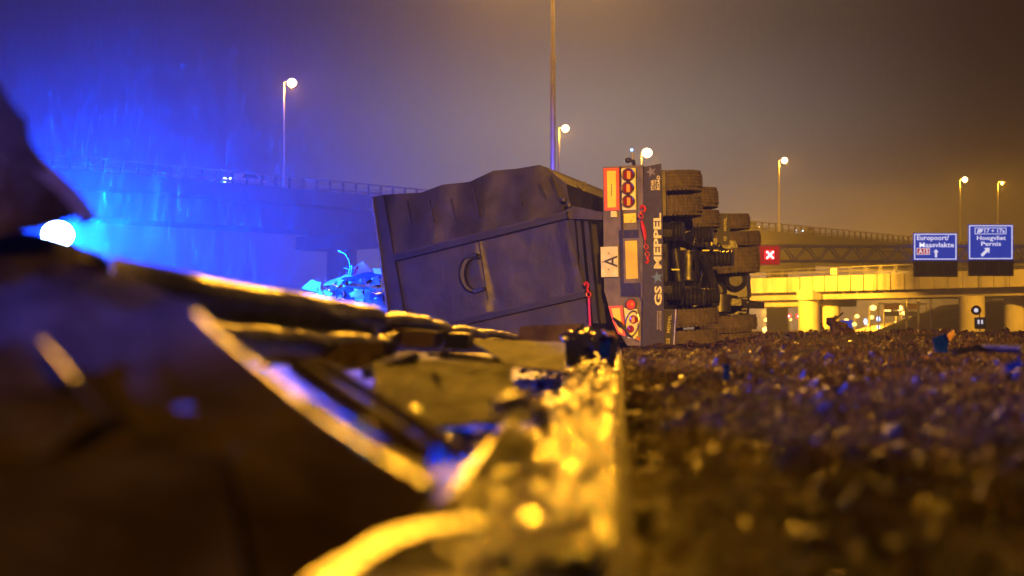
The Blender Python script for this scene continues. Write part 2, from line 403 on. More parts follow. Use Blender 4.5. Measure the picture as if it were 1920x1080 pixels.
# street lamps: one kind, with pole, arm, head and lens
def lamp_mesh(h, name, label, cat, group, arm=1.2, mat_lens=None, scale=1.0, r=0.13):
    o = thing(name, label, cat, (0, 0, 0), group)
    MB().cyl((0, 0, 0), (0, 0, h), r * 1.25, r * 0.7, 10).build('pole', m_pole, o, True)
    k = MB(); k.tube([(0, 0, h - 0.05), (arm * 0.4, 0, h + 0.10), (arm, 0, h + 0.16)], r * 0.55, 8); k.build('arm', m_pole, o, True)
    hd = MB().prism([(arm - 0.1, -0.2 * scale, h + 0.1), (arm + 0.9 * scale, -0.16 * scale, h + 0.12), (arm + 0.9 * scale, 0.16 * scale, h + 0.12), (arm - 0.1, 0.2 * scale, h + 0.1)], (0, 0, 0.16)).build('lamp_head', m_pole, o)
    k = MB(); k.sphere((arm + 0.4 * scale, 0, h - 0.02), (0.5 * scale, 0.42 * scale, 0.45 * scale), 14, 10); k.build('lens', mat_lens or m_lamp, hd, True)
    return o
VL = [(530, 148, 15.0, 26.0, 'tall street lamp standing alone on the viaduct at the blue side of the sky', 0),
      (1048, 182, 15.0, 26.0, 'street lamp on the viaduct just beside the tall bare mast', 0),
      (1203, 205, 14.9, 25.7, 'street lamp glowing right above the round tail lamps of the trailer', 0),
      (1462, 216, 14.9, 25.9, 'street lamp on the viaduct above the red cross signal', 0),
      (1802, 244, 14.9, 25.9, 'street lamp on the viaduct behind the two blue signs', 0),
      (1873, 262, 14.9, 27.2, 'faint small street lamp farthest along the viaduct', 0)]
proto = None
for px, Y, z0, z1, lab, _ in VL:
    p = at(px, 600, Y)
    if proto is None:
        proto = lamp_mesh(10.9, 'street_lamp', lab, 'street lamp', 'street lamps along the viaduct', arm=0.45, scale=1.0); o = proto
    else:
        o = copy_tree(proto); o['label'] = lab
    lab_s = 0.5 if px == 1873 else 1.0
    if px == 1203:
        for ch in o.children:
            for g in ch.children:
                if g.name.startswith('lens'): g.scale = (1.5, 1.5, 1.5); g.location = (-0.42, 0, -5.45)
    for ch in o.children:
        for g in ch.children:
            if g.name.startswith('lens') and lab_s < 1: g.scale = (0.5, 0.5, 0.5); g.location = (0.42, 0, 5.4)
    o.location = (p.x, Y, z0); o.scale = (1, 1, (z1 - z0) / 11.0)
    l = point_light('street_lamp_light', (p.x + 0.85, Y - 0.1, z1 - 0.75), P_VIA * (2.2 if px == 1203 else 1), SODIUM, 0.25)

for X_, Y_, zz, lab in ((21.8, 143, 9.6, 'street lamp on the verge hidden behind the wheels of the trailer'), (50, 114, 13, 'street lamp on the verge just out of the picture beside the signs')):
    o = copy_tree(proto); o['label'] = lab; o['group'] = 'street lamps on the motorway verge'; o.location = (X_, Y_, -1); o.scale = (1, 1, (zz + 1) / 11.0)
    point_light('street_lamp_light', (X_ + 0.85, Y_ - 0.1, zz - 0.85), 200000 if X_ < 30 else 120000, SODIUM, 0.25, spot=100, target=(31, 166, 2.5) if X_ < 30 else (52, 148, 3.0), blend=0.7)
# tall mast in the middle, its double head above the frame
o = thing('light_mast', 'tall thin lamp mast rising out of the picture behind the tipped container', 'lamp mast', (at(1037, 600, 45).x, 45, -0.8))
MX = o.location.x
k = MB(); k.cyl((MX, 45, -0.8), (MX, 45, 8.8), 0.092, 0.085, 14); k.build('lower_pole', m_pole, o, True)
k = MB(); k.cyl((MX, 45, 8.8), (MX, 45, 12.5), 0.068, 0.052, 14); k.build('upper_pole', m_pole, o, True)
k = MB(); k.cyl((MX, 45, 8.7), (MX, 45, 8.9), 0.1, n=14); k.build('pole_joint', m_pole, o, True)
for sgn in (-1, 1):
    k = MB(); k.tube([(MX, 45, 12.4), (MX + sgn * 0.6, 45, 12.65), (MX + sgn * 1.3, 45, 12.75)], 0.04, 8); k.build('arm', m_pole, o, True)
    hd = MB().box((MX + sgn * 1.6, 45, 12.76), (0.8, 0.32, 0.16)).build('lamp_head', m_pole, o)
    k = MB(); k.sphere((MX + sgn * 1.6, 45, 12.66), (0.3, 0.14, 0.09)); k.build('lens', m_lamp, hd, True)
    point_light('mast_light', (MX + sgn * 1.6, 45, 12.45), P_MAST, SODIUM, 0.36, spot=138, target=(0.6, 16, 0), blend=0.5)
# the next mast of the same row, behind the camera
o2 = thing('light_mast', 'lamp mast of the same row standing behind the viewer', 'lamp mast', (3.2, -85, 0))
k = MB(); k.cyl((3.2, -85, 0), (3.2, -85, 14.0), 0.092, 0.052, 14); k.build('lower_pole', m_pole, o2, True)
hd = MB().box((3.2, -84.6, 14.1), (0.32, 0.9, 0.16)).build('lamp_head', m_pole, o2)
MB().sphere((3.2, -84.5, 13.98), (0.14, 0.3, 0.09)).build('lens', m_lamp, hd, True)
point_light('mast_light', (3.2, -84.5, 13.7), P_BACK, SODIUM, 0.22, spot=5.6, target=(2.5, 20.5, 1.5), blend=1.0)  # narrow beam added to brighten the trailer's rear, sparing the foreground
point_light('mast_light', (3.4, -84.5, 13.7), 150000, SODIUM, 0.22, spot=40, target=(0.5, 18, 0), blend=0.6)

# ---------------------------------------------------- lower overpass on the right
def zl(py, Y): return at(960, py, Y).z
OL, OR_ = V((at(1250, 600, 178).x, 178, 0)), V((at(2050, 600, 135).x, 135, 0))
DO = OR_ - OL; UO = DO.normalized(); NO = V((UO.y, -UO.x, 0))
def ovp(t, off, z): return OL + DO * t - NO * off + V((0, 0, z))
ov = thing('overpass', 'sodium lit concrete overpass with thin railing and round columns', 'overpass', ovp(0.5, 0, -1))
def oextr(pts, t0=0, t1=1):
    mb = MB(); m = len(pts)
    mb.face_add([ovp(t, o, z) for t in (t0, t1) for o, z in pts],
                [(k, (k + 1) % m, (k + 1) % m + m, k + m) for k in range(m)] + [list(range(m)), list(range(m, 2 * m))[::-1]])
    return mb
NP = 32
for i in range(NP):
    a, b = i / NP + 0.0011, (i + 1) / NP - 0.0011
    jit = 0.02 * random.random()
    fp = oextr([(-jit, 6.05 + 0.03 * random.random()), (-jit, 4.35), (0.3, 4.35), (0.3, 6.05)], a, b).build('fascia_panel', m_fascia, ov)
oextr([(0.31, 5.9), (0.31, 4.45), (11.7, 4.45), (11.7, 5.9)]).build('deck', m_conc_d, ov)
oextr([(1.2, 4.44), (1.4, 3.5), (9.6, 3.5), (9.8, 4.44)]).build('girder', m_conc, ov)
oextr([(2.4, 3.49), (2.4, 2.75), (8.6, 2.75), (8.6, 3.49)], 0, 0.40).build('lower_girder', m_conc, ov)
oextr([(0.10, 7.02), (0.10, 6.95), (0.17, 6.95), (0.17, 7.02)]).build('handrail', m_galv, ov)
oextr([(0.4, 6.62), (0.4, 6.48), (0.5, 6.48), (0.5, 6.62)]).build('crash_rail', m_conc_d, ov)
po = None
for i in range(58):
    t = (i // 2 + 0.5) / 29 + (0.0024 if i % 2 else -0.0024); c = ovp(t, 0.15, 6.02)
    if po is None: po = MB().beam(c, c + V((0, 0, 0.93)), 0.06, 0.06, UO).build('railing_post', m_galv, ov); c00 = c
    else:
        q = po.copy(); COL.objects.link(q); q.location = c - c00
def ovt(px):
    k_ = (px - 960) / F_PX; return (k_ * OL.y - OL.x) / (DO.x - k_ * DO.y)
for px, off, r, zt in ((1516, 1.6, 1.15, 3.5), (1556, 7.0, 1.15, 2.75), (1822, 1.8, 1.3, 3.5), (1905, 7.5, 1.2, 3.5)):
    c = ovp(ovt(px), off, 0); c = V(((px - 960) / F_PX * c.y, c.y, 0))
    MB().cyl(c + V((0, 0, -1.2)), c + V((0, 0, zt)), r, n=24).build('column', m_conc, ov, True)
c = ovp(ovt(1515), 0.2, 0)
k = MB(); k.beam(c + UO * -1.1 + V((0, 0, 4.0)), c + UO * 1.1 + V((0, 0, 4.0)), 1.6, 1.1); k.build('pier_cap', m_conc, ov)
q = ovp(ovt(1562), 0.02, 6.5)
MB().box((at(1562, 508, q.y).x, q.y - 0.3, 6.55), (0.65, 0.05, 0.65)).build('marker_plate', m_cream, ov)

# embankment under and beyond the overpass
mb = MB()
ep = [(1690, 190, -1), (1740, 188, 0.35), (1800, 186, 2.0), (1870, 182, 3.6), (1980, 178, 4.2), (2150, 172, 4.3)]
top = [at(px, 600, Y) for px, Y, z in ep]
vs_ = [V((p.x, p.y, z)) for p, (px, Y, z) in zip(top, ep)] + [V((p.x + 2, p.y - 14, -1.05)) for p in top] + [V((p.x + 2, p.y + 30, z)) for p, (px, Y, z) in zip(top, ep)]
n6 = len(ep)
mb.face_add(vs_, [(i, i + 1, i + 1 + n6, i + n6) for i in range(n6 - 1)] + [(i, i + 1, i + 1 + 2 * n6, i + 2 * n6) for i in range(n6 - 1)])
tag(mb.build('embankment', m_soil, smooth=True), kind='structure')
# ramp road under the bridge
mb = MB()
r0 = [at(1590, 622, 300), at(1700, 622, 300), at(1715, 606, 330), at(1655, 606, 330), at(1745, 598, 380), at(1700, 598, 380)]
mb.face_add(r0, [(0, 1, 2, 3), (3, 2, 4, 5)])
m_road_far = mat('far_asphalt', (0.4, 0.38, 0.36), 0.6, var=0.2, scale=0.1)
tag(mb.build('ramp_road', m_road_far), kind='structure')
point_light('ramp_fill', at(1665, 530, 310), 110000, SODIUM, 0.4)  # added light without a lamp body, brightens the ramp and far haze

point_light('ramp_fill', at(1440, 590, 290), 40000, SODIUM, 0.4)  # added light without a lamp body, warms the far haze on the left
# far lamps and signals seen under the overpass
far = [(1410, 604, 2), (1435, 618, 3), (1437, 625, 2), (1455, 588, 2), (1468, 603, 2), (1482, 599, 1), (1437, 600, 2),
       (1587, 601, 2), (1592, 604, 1), (1607, 593, 2), (1602, 608, 2), (1634, 595, 2), (1629, 609, 1), (1637, 577, 3), (1664, 583, 3), (1687, 578, 3),
       (1684, 588, 2), (1695, 587, 2), (1717, 590, 3), (1708, 591, 1), (1726, 593, 2), (1735, 592, 2), (1741, 590, 2), (1680, 606, 2), (1656, 612, 1), (1755, 594, 1)]
where = ['left of the thick column', 'between the columns', 'under the right span']
far_group = 'far street lamps seen under the overpass'
pf = None
for i, (px, py, s) in enumerate(far):
    Y = {1: 400, 2: 340, 3: 270}[s]
    head = at(px, py, Y); h = head.z + 1.0
    if pf is None:
        pf = thing('far_street_lamp', 'far sodium street lamp seen under the overpass', 'street lamp', (0, 0, 0), far_group)
        MB().cyl((-0.6, 0, 0), (-0.6, 0, 1), 0.14, 0.12, 6).build('pole', m_pole, pf)
        pl = pf.children[0]
        hd = MB().sphere((0, 0, 0), (0.62, 0.5, 0.5), 10, 6).build('lens', m_lampfar, pf, True)
        o = pf
    else: o = copy_tree(pf)
    o.location = (head.x, head.y, head.z)
    for ch in o.children:
        if ch.name.startswith('pole'): ch.location = (0, 0, -h); ch.scale = (1, 1, h)
    s_ = {1: 0.75, 2: 0.9, 3: 1.0}[s]
    for ch in o.children:
        if ch.name.startswith('lens'): ch.scale = (s_, s_, s_)
for i, (px, py, lab) in enumerate([(1452, 608, 'bluish far lamp left of the thick column'), (1623, 603, 'small bluish far lamp right of the soil lump'), (1647, 598, 'larger bluish double lamp under the overpass span')]):
    Y = 280; c = at(px, py, Y)
    o = thing('far_led_lamp', lab, 'street lamp', (c.x, Y, -1))
    MB().cyl((c.x, Y, -1), (c.x, Y, c.z), 0.1, n=6).build('pole', m_pole, o)
    k = MB(); k.sphere(c, (0.35, 0.3, 0.6), 8, 6)
    if i == 2: k.sphere(c - V((0, 0, 1.6)), (0.3, 0.3, 0.45), 8, 6)
    k.build('lens', m_lampblue, o, True)
for px, lab in ((1479, 'small square red signal light left of the thick column'), (1497, 'small square red signal light touching the thick column edge')):
    Y = 240; c = at(px, 593, Y)
    o = thing('far_lane_signal', lab, 'lane signal', (c.x, Y, -1), 'far red lane signals')
    MB().cyl((c.x + 0.1, Y + 0.15, -1), (c.x + 0.1, Y + 0.15, c.z), 0.08, n=6).build('post', m_pole, o)
    MB().box(c, (0.75, 0.1, 0.75)).build('signal_panel', m_xglow, o)
    MB().box(c - V((0, 0.07, 0)), (0.32, 0.04, 0.32)).build('lit_square', m_xred, o)
# far gantry with small signs
c = at(1692, 576, 260)
o = thing('far_gantry', 'far sign gantry with pale blue boards seen under the overpass', 'gantry', (c.x, 260, -1))
MB().box((c.x, 260, c.z + 0.6), (9, 0.3, 0.3)).build('crossbeam', m_galv, o)
for dx in (-4.4, 4.4): MB().cyl((c.x + dx, 260, -1), (c.x + dx, 260, c.z + 0.6), 0.14, n=8).build('post', m_galv, o)
for dx, w_ in ((-2.0, 2.8), (1.6, 2.6)):
    MB().box((c.x + dx, 259.8, c.z), (w_, 0.1, 1.0)).build('sign_board', m_white, o)
    MB().box((c.x + dx, 259.8, c.z - 1.2), (w_, 0.1, 0.9)).build('lower_board', m_conc_d, o)
# poles, blue sign and small plates under the bridge
for px, y0, Y, lab in ((1746, 570, 180, 'tall yellow lit pole under the overpass beside the embankment'), (1722, 570, 190, 'tall thin pole left of the yellow lit pole under the overpass'),
                       (1700, 572, 200, 'thin dim pole among the far lamps under the overpass')):
    c = at(px, y0, Y); tag(MB().cyl((c.x, Y, -1), (c.x, Y, c.z + 1.2), 0.16, n=8).build('pole', m_pole), lab, 'pole')
c = at(1587, 616, 120); o = thing('road_sign', 'small blue road sign low behind the soil lump', 'road sign', (c.x, 120, -1))
MB().box(c, (1.0, 0.05, 1.4)).build('sign_board', m_signblue, o); MB().cyl((c.x, 120.1, -1), (c.x, 120.1, c.z), 0.05, n=8).build('post', m_pole, o)
c = at(1838, 606, 110); o = thing('road_sign', 'small blue-green square sign with a dot hung before the right column', 'road sign', (c.x, 110, -1))
MB().box(c, (0.9, 0.05, 0.9)).build('sign_board', mat('sign_teal', (0.03, 0.12, 0.2), 0.4), o)
MB().box((c.x - 0.15, 109.93, c.z + 0.1), (0.12, 0.02, 0.3)).build('mark', m_signwhite, o); MB().box((c.x + 0.12, 109.93, c.z + 0.1), (0.12, 0.02, 0.3)).build('mark', m_signwhite, o)
MB().cyl((c.x - 0.3, 109.9, c.z + 1.0), (c.x - 0.3, 110.1, c.z + 1.0), 0.38, n=16).build('round_plate', m_black, o)
MB().cyl((c.x - 0.35, 109.86, c.z + 1.0), (c.x - 0.35, 109.89, c.z + 1.0), 0.16, n=12).build('dot', m_signwhite, o)
MB().cyl((c.x, 110.15, -1), (c.x, 110.15, c.z + 1.2), 0.05, n=8).build('post', m_pole, o)

# crash barrier beyond the verge on the right
o = thing('crash_barrier', 'low distant steel crash barrier under the overpass on the right', 'crash barrier', (22, 70, -1))
p0, p1 = at(1590, 632, 78), at(2000, 634, 55)
for dz, nm in ((0.12, 'rail_beam'), (-0.14, 'rail_beam')):
    MB().beam(p0 + V((0, 0, dz)), p1 + V((0, 0, dz)), 0.08, 0.13).build(nm, m_galv, o)
for i in range(14):
    c = p0.lerp(p1, (i + 0.5) / 14); MB().beam(c + V((0, 0.1, -1)), c + V((0, 0.1, 0.15)), 0.1, 0.08).build('post', m_galv, o)

# ---------------------------------------------------- sign gantry
YG = 100.0
ga = thing('sign_gantry', 'long steel truss gantry carrying the blue signs over the road', 'gantry', (at(1386, 600, YG).x, YG, -1))
gx0, gx1 = at(1384, 600, YG).x, at(2040, 600, YG).x
zt, zb = zl(461, YG), zl(489, YG)
for dy in (0, 1.0):
    for z in (zt, zb):
        MB().beam((gx0, YG + dy, z), (gx1, YG + dy, z), 0.14, 0.14).build('chord', m_truss, ga)
N = 30
for dy in (0, 1.0):
    for i in range(N):
        a, b = gx0 + (gx1 - gx0) * i / N, gx0 + (gx1 - gx0) * (i + 1) / N
        MB().beam((a, YG + dy, zb if i % 2 else zt), (b, YG + dy, zt if i % 2 else zb), 0.08, 0.08).build('diagonal', m_truss, ga)
for gx in (gx0, gx1): MB().beam((gx, YG + 0.5, -1), (gx, YG + 0.5, zt + 0.2), 0.4, 0.4, V((0, 1, 0))).build('post', m_truss, ga)
def rect(px0, py0, px1, py1, Y): return [at(px0, py1, Y), at(px1, py1, Y), at(px1, py0, Y), at(px0, py0, Y)]
def arrow_mb(c, ang, L, Y, ext=-0.02):
    """arrow pointing up rotated by ang (clockwise)"""
    pts = [(0, .5), (.34, .12), (.12, .16), (.12, -.5), (-.12, -.5), (-.12, .16), (-.34, .12)]
    ca, sa = math.cos(ang), math.sin(ang)
    return MB().prism([V((c.x + L * (x * ca + y * sa), Y, c.z + L * (-x * sa + y * ca))) for x, y in pts], (0, ext, 0))
def txt(s, px0, py0, px1, py1, Y, parent, m, bold=0.02, name='lettering'):
    a, b, c, d = rect(px0, py0, px1, py1, Y); return text_mb(s, a, b - a, d - a, bold).build(name, m, parent)
def frame_mb(px0, py0, px1, py1, t, Y, th=0.03):
    mb = MB(); a = rect(px0, py0, px1, py1, Y); b = rect(px0 + t, py0 + t, px1 - t, py1 - t, Y)
    for i in range(4):
        j = (i + 1) % 4; mb.prism([a[i], a[j], b[j], b[i]], (0, th, 0))
    return mb
YS = YG - 0.6
def gantry_sign(box, dark, label):
    s = thing('direction_sign', label, 'road sign', at((box[0] + box[2]) / 2, box[3], YS))
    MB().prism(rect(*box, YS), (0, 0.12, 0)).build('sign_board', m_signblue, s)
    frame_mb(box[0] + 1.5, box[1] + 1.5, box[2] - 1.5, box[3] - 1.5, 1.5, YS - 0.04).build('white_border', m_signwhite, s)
    d = MB().prism(rect(*dark, YS), (0, 0.25, 0)).build('lower_board', m_black, s)
    w3 = (dark[2] - dark[0]) / 3
    for i in range(3):
        frame_mb(dark[0] + i * w3 + 1, dark[1] + 2, dark[0] + (i + 1) * w3 - 1, dark[3] - 2, 1, YS - 0.05, 0.04).build('board_frame', m_frame, s)
    return s
s = gantry_sign((1713, 437, 1795, 488), (1714, 489, 1796, 519), 'blue direction sign with upward arrow and red road number')
YT = YS - 0.03
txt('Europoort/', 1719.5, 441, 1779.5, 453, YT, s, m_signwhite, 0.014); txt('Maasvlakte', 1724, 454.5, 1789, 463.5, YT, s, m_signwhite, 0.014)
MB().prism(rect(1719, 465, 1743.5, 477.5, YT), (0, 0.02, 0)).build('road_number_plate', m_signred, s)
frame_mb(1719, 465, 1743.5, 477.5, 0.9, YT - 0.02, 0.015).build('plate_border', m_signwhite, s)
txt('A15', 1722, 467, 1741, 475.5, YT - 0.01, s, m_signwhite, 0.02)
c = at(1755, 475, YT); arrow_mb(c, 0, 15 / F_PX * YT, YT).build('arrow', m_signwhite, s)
s = gantry_sign((1816, 421, 1900, 487), (1817, 487.6, 1901, 517.5), 'blue exit sign with slanted arrow, right one on the gantry')
frame_mb(1828, 427, 1887, 439, 0.9, YT, 0.02).build('plate_border', m_signwhite, s)
txt('17 + 17a', 1846, 429, 1884, 436.5, YT, s, m_signwhite, 0.014)
k = MB()
for dx, w_ in ((0, 2.2), (3.4, 2.2)): k.prism([at(1832 + dx, 437, YT), at(1832 + dx + w_, 437, YT), at(1834.5 + dx + w_, 429, YT), at(1834.5 + dx, 429, YT)], (0, 0.02, 0))
k.prism([at(1838.6, 433, YT), at(1840, 436, YT), at(1844, 430, YT), at(1842, 429, YT)], (0, 0.02, 0))
k.build('exit_symbol', m_signwhite, s)
txt('Hoogvliet', 1832, 442, 1886, 452.5, YT, s, m_signwhite, 0.014); txt('Pernis', 1840, 453, 1877, 461, YT, s, m_signwhite, 0.014)
c = at(1848, 472, YT); arrow_mb(c, R(45), 21 / F_PX * YT, YT).build('arrow', m_signwhite, s)
c = at(1443.5, 478, YS); s = thing('lane_signal', 'square lane signal showing a bright red cross', 'lane signal', at(1443.5, 497, YS))
MB().prism(rect(1424, 460, 1463, 497, YS), (0, 0.2, 0)).build('signal_panel', m_xpanel, s)
frame_mb(1424, 460, 1463, 497, 1.2, YS - 0.03, 0.02).build('panel_rim', m_pole, s)
MB().prism(rect(1434.5, 469.5, 1451.5, 486, YS - 0.03), (0, 0.02, 0)).build('lit_field', m_xglow, s)
k = MB(); L = 6.6 / F_PX * YS
for sg in (-1, 1): k.beam((c.x - L, YS - 0.07, c.z - sg * L), (c.x + L, YS - 0.07, c.z + sg * L), 0.02, 0.11, V((0, 1, 0))) if False else k.prism([V((c.x - L - .02, YS - .06 - .02 * (sg > 0), c.z - sg * L + sg * .03)), V((c.x - L + .05, YS - .06 - .02 * (sg > 0), c.z - sg * L - sg * .03)), V((c.x + L + .04, YS - .06 - .02 * (sg > 0), c.z + sg * L - sg * .03)), V((c.x + L - .05, YS - .06 - .02 * (sg > 0), c.z + sg * L + sg * .03))], (0, 0.015, 0))
k.build('red_cross', m_xred, s)

# cars passing on the viaduct: only roof and lights show over the parapet
def car(px, Y, label, facing):
    k_ = (px - 960) / F_PX; t = (k_ * A1.y - A1.x) / (DV.x - k_ * DV.y)
    c = via(t, 3.5, 14.95)
    o = thing('passing_car', label, 'car', c)
    def q(a, b, z): return c + UV * a - NV * b + V((0, 0, z))
    side = [(-2.1, .35), (-2.15, .8), (-1.2, .95), (-.7, 1.45), (.7, 1.5), (1.4, .95), (2.1, .8), (2.15, .35)]
    MB().prism([q(a, -.85, z) for a, z in side], -NV * 1.7).build('body', m_pole, o)
    MB().prism([q(a, -.88, z) for a, z in [(-1.05, .97), (-.62, 1.38), (.62, 1.42), (1.2, .97)]], NV * -0.02).build('side_window', m_black, o)
    for a in (-1.35, 1.35): MB().cyl(q(a, -.9, .33), q(a, -.66, .33), .33, n=14).build('wheel', m_black, o)
    e = -2.18 if facing < 0 else 2.18
    for b in (-.6, .6): MB().sphere(q(e, b, .7), .26, 8, 6).build('headlight' , m_headl if facing < 0 else m_warml, o)
    return o
car(497, 0, 'car with bright white lights passing on the viaduct below the lone lamp', -1)
car(1548, 0, 'car with pale blue lights passing on the viaduct right of the red cross', -1)
car(1437, 0, 'car with warm lights on the viaduct above the red cross', 1)

# ================================================================== OVERTURNED TRAILER
YAW = R(17); U = V((math.sin(YAW), math.cos(YAW), 0)); D = V((math.cos(YAW), -math.sin(YAW), 0))
O_R = at(1225, 500, 19.8)
def RW(px, py, b=0.0): return on_plane(px, py, O_R + U * b, U)
def rp(pts, b=0.0): return [RW(x, y, b) for x, y in pts]
tr = thing('tipper_trailer', 'black tipper trailer lying overturned on its side with its wheels to the right', 'trailer', V((O_R.x - 1.2, 21.5, 0)))
def plate(name, pts, b, th, m, parent=tr, smooth=False): return MB().prism(rp(pts, b), U * th).build(name, m, parent, smooth)
# --- tipper body; its rear gate leans
TB_YAW = R(17); BU = V((math.sin(TB_YAW), math.cos(TB_YAW), 0)); O_B = at(1060, 480, 20.4)
def BW(px, py, b=0.0): return on_plane(px, py, O_B + BU * b, BU)
def bp(pts, b=0.0): return [BW(x, y, b) for x, y in pts]
crest = [(697, 370), (714, 366), (752, 363), (790, 361), (830, 346), (880, 341), (925, 320), (970, 316), (1012, 309), (1026, 314), (1034, 322)]
hull_right = [(1062, 345), (1072, 400), (1092, 520), (1108, 640)]
# hull: closed profile pushed forward along the body axis
outline = bp(crest + hull_right + [(735, 660)], 0.06)
MB().prism(outline, BU * 7.6).build('hull', m_tip, tr)
# gate: a grid between the crest and the bottom so that the dents are real
def gate_patch(name, left, right, n, depth_fn, m=m_tip):
    """left/right: lists of px points of the same length, from top to bottom"""
    mb = MB(); rows = len(left); th = 0.05
    front = []; back = []
    for (lx, ly), (rx, ry) in zip(left, right):
        for i in range(n + 1):
            s_ = i / n; px, py = lx + (rx - lx) * s_, ly + (ry - ly) * s_
            d = depth_fn(px, py) + 0.025 * noise.noise(V((px * 0.012, py * 0.016, 2)))
            front.append(BW(px, py, d)); back.append(BW(px, py, d + th))
    vs = front + back; N0 = len(front); fs = []
    for j in range(rows - 1):
        for i in range(n):
            a = j * (n + 1) + i; fs.append((a, a + 1, a + n + 2, a + n + 1)); fs.append((a + N0, a + N0 + n + 1, a + N0 + n + 2, a + N0 + 1))
    for i in range(n):
        fs.append((i, i + N0, i + 1 + N0, i + 1)); a = (rows - 1) * (n + 1) + i; fs.append((a, a + 1, a + 1 + N0, a + N0))
    for j in range(rows - 1):
        a = j * (n + 1); fs.append((a, a + n + 1, a + n + 1 + N0, a + N0)); a += n; fs.append((a, a + N0, a + n + 1 + N0, a + n + 1))
    mb.face_add(vs, fs); return mb.build(name, m, tr, True)
def lerp_path(pts, n):
    ds = [0]
    for i in range(len(pts) - 1): ds.append(ds[-1] + math.dist(pts[i], pts[i + 1]))
    o = []
    for k in range(n + 1):
        d = ds[-1] * k / n; i = 0
        while i < len(pts) - 2 and ds[i + 1] < d: i += 1
        f = (d - ds[i]) / (ds[i + 1] - ds[i]); o.append((pts[i][0] + (pts[i + 1][0] - pts[i][0]) * f, pts[i][1] + (pts[i + 1][1] - pts[i][1]) * f))
    return o
def rows_between(topline, botline, rows, n):
    a, b = lerp_path(topline, n), lerp_path(botline, n)
    return [[(p[0] + (q_[0] - p[0]) * j / rows, p[1] + (q_[1] - p[1]) * j / rows) for p, q_ in zip(a, b)] for j in range(rows + 1)]
def gate_grid(name, topline, botline, rows, n, depth_fn, th=0.05, m=m_tip):
    g = rows_between(topline, botline, rows, n); mb = MB(); front = []; back = []
    for row in g:
        for px, py in row:
            d = depth_fn(px, py) + 0.02 * noise.noise(V((px * 0.02, py * 0.025, 2)))
            front.append(BW(px, py, d)); back.append(BW(px, py, d + th))
    N0 = len(front); W_ = n + 1; fs = []
    for j in range(rows):
        for i in range(n):
            a = j * W_ + i; fs += [(a, a + 1, a + W_ + 1, a + W_), (a + N0, a + N0 + W_, a + N0 + W_ + 1, a + N0 + 1)]
    for i in range(n):
        a = rows * W_ + i; fs += [(i, i + N0, i + 1 + N0, i + 1), (a, a + 1, a + 1 + N0, a + N0)]
    for j in range(rows):
        a = j * W_; c_ = a + n; fs += [(a, a + W_, a + W_ + N0, a + N0), (c_, c_ + N0, c_ + W_ + N0, c_ + W_)]
    mb.face_add(front + back, fs); return mb.build(name, m, tr, True)
# upper field: leans away toward its crest, with pressed waves
def d_up(px, py):
    yb = 478 - (px - 750) * 0.2516
    return -0.10 + max(0, (yb - py)) * 0.0012 + 0.018 * math.sin((px + (py - 400) * 0.25) * 0.075)
gate_grid('gate_upper_field', crest[1:9] + [(1030, 320)], [(738, 480), (1058, 398)], 8, 44, d_up)
def d_mid(px, py): return -0.05 + (0.03 if 905 < px + (480 - py) * 0.16 < 1060 else 0.0)
gate_grid('gate_middle_field', [(738, 490), (1062, 409)], [(765, 622), (1096, 546)], 10, 44, d_mid)
gate_grid('gate_lower_field', [(765, 634), (1098, 558)], [(770, 668), (1106, 640)], 4, 20, lambda a, b: -0.06)
# ribs, blackened for the shade under their caps, and the edge flanges
def bar_px(name, a, b, w0, b0, th, m):
    ax, ay = a; bx, by = b; L = math.dist(a, b); nx_, ny_ = -(by - ay) / L * w0 / 2, (bx - ax) / L * w0 / 2
    return MB().prism(bp([(ax - nx_, ay - ny_), (bx - nx_, by - ny_), (bx + nx_, by + ny_), (ax + nx_, ay + ny_)], b0), BU * th).build(name, m, tr)
bar_px('gate_rib', (737, 484), (1062, 403.5), 11, -0.20, 0.24, m_tipd)
bar_px('gate_rib', (764, 627), (1097, 551), 11, -0.20, 0.24, m_tipd)
bar_px('gate_rib_cap', (737, 477.5), (1062, 397), 3.0, -0.215, 0.22, m_tip)
bar_px('gate_rib_cap', (764, 620.5), (1097, 544.6), 2.6, -0.215, 0.22, m_tip)
MB().prism(bp([(697, 370), (716, 366), (768, 660), (735, 660)], -0.04), BU * 0.35).build('gate_flange', m_tip, tr)
bar_px('gate_flange_lip', (697.5, 371), (734, 640), 3.0, -0.10, 0.12, m_galv)
bar_px('gate_flange_lip', (717, 367), (762, 620), 2.5, -0.13, 0.1, m_tip)
for a, b in (((843, 372), (853, 412)), ((886, 354), (898, 405)), ((803, 373), (812, 415)), ((972, 360), (978, 385)), ((1010, 345), (1022, 372)), ((1032, 330), (1046, 372)), ((762, 376), (770, 420))):
    bar_px('gate_crease', a, b, 2.2, -0.135, 0.06, m_tip)
bar_px('gate_panel_edge', (896, 447), (914, 562), 2.0, -0.062, 0.03, m_tip)
bar_px('gate_panel_edge', (860, 455), (884, 570), 2.0, -0.062, 0.03, m_tip)
# crescent grip in the middle of the gate
cpts = []
for k in range(15):
    a = R(62 + k * 256 / 14 * 0.86)
    cpts.append(BW(890 + 24 * math.cos(a) * 0.95, 513 - 33 * math.sin(a), -0.09))
MB().tube(cpts, [0.03 + 0.035 * math.sin(math.pi * i / 14) for i in range(15)], 8).build('crescent_grip', m_tipd, tr, True)
bar_px('grip_foot', (886, 547), (906, 541), 6, -0.2, 0.16, m_black); bar_px('grip_foot', (868, 483), (893, 477), 5, -0.2, 0.16, m_tipd)
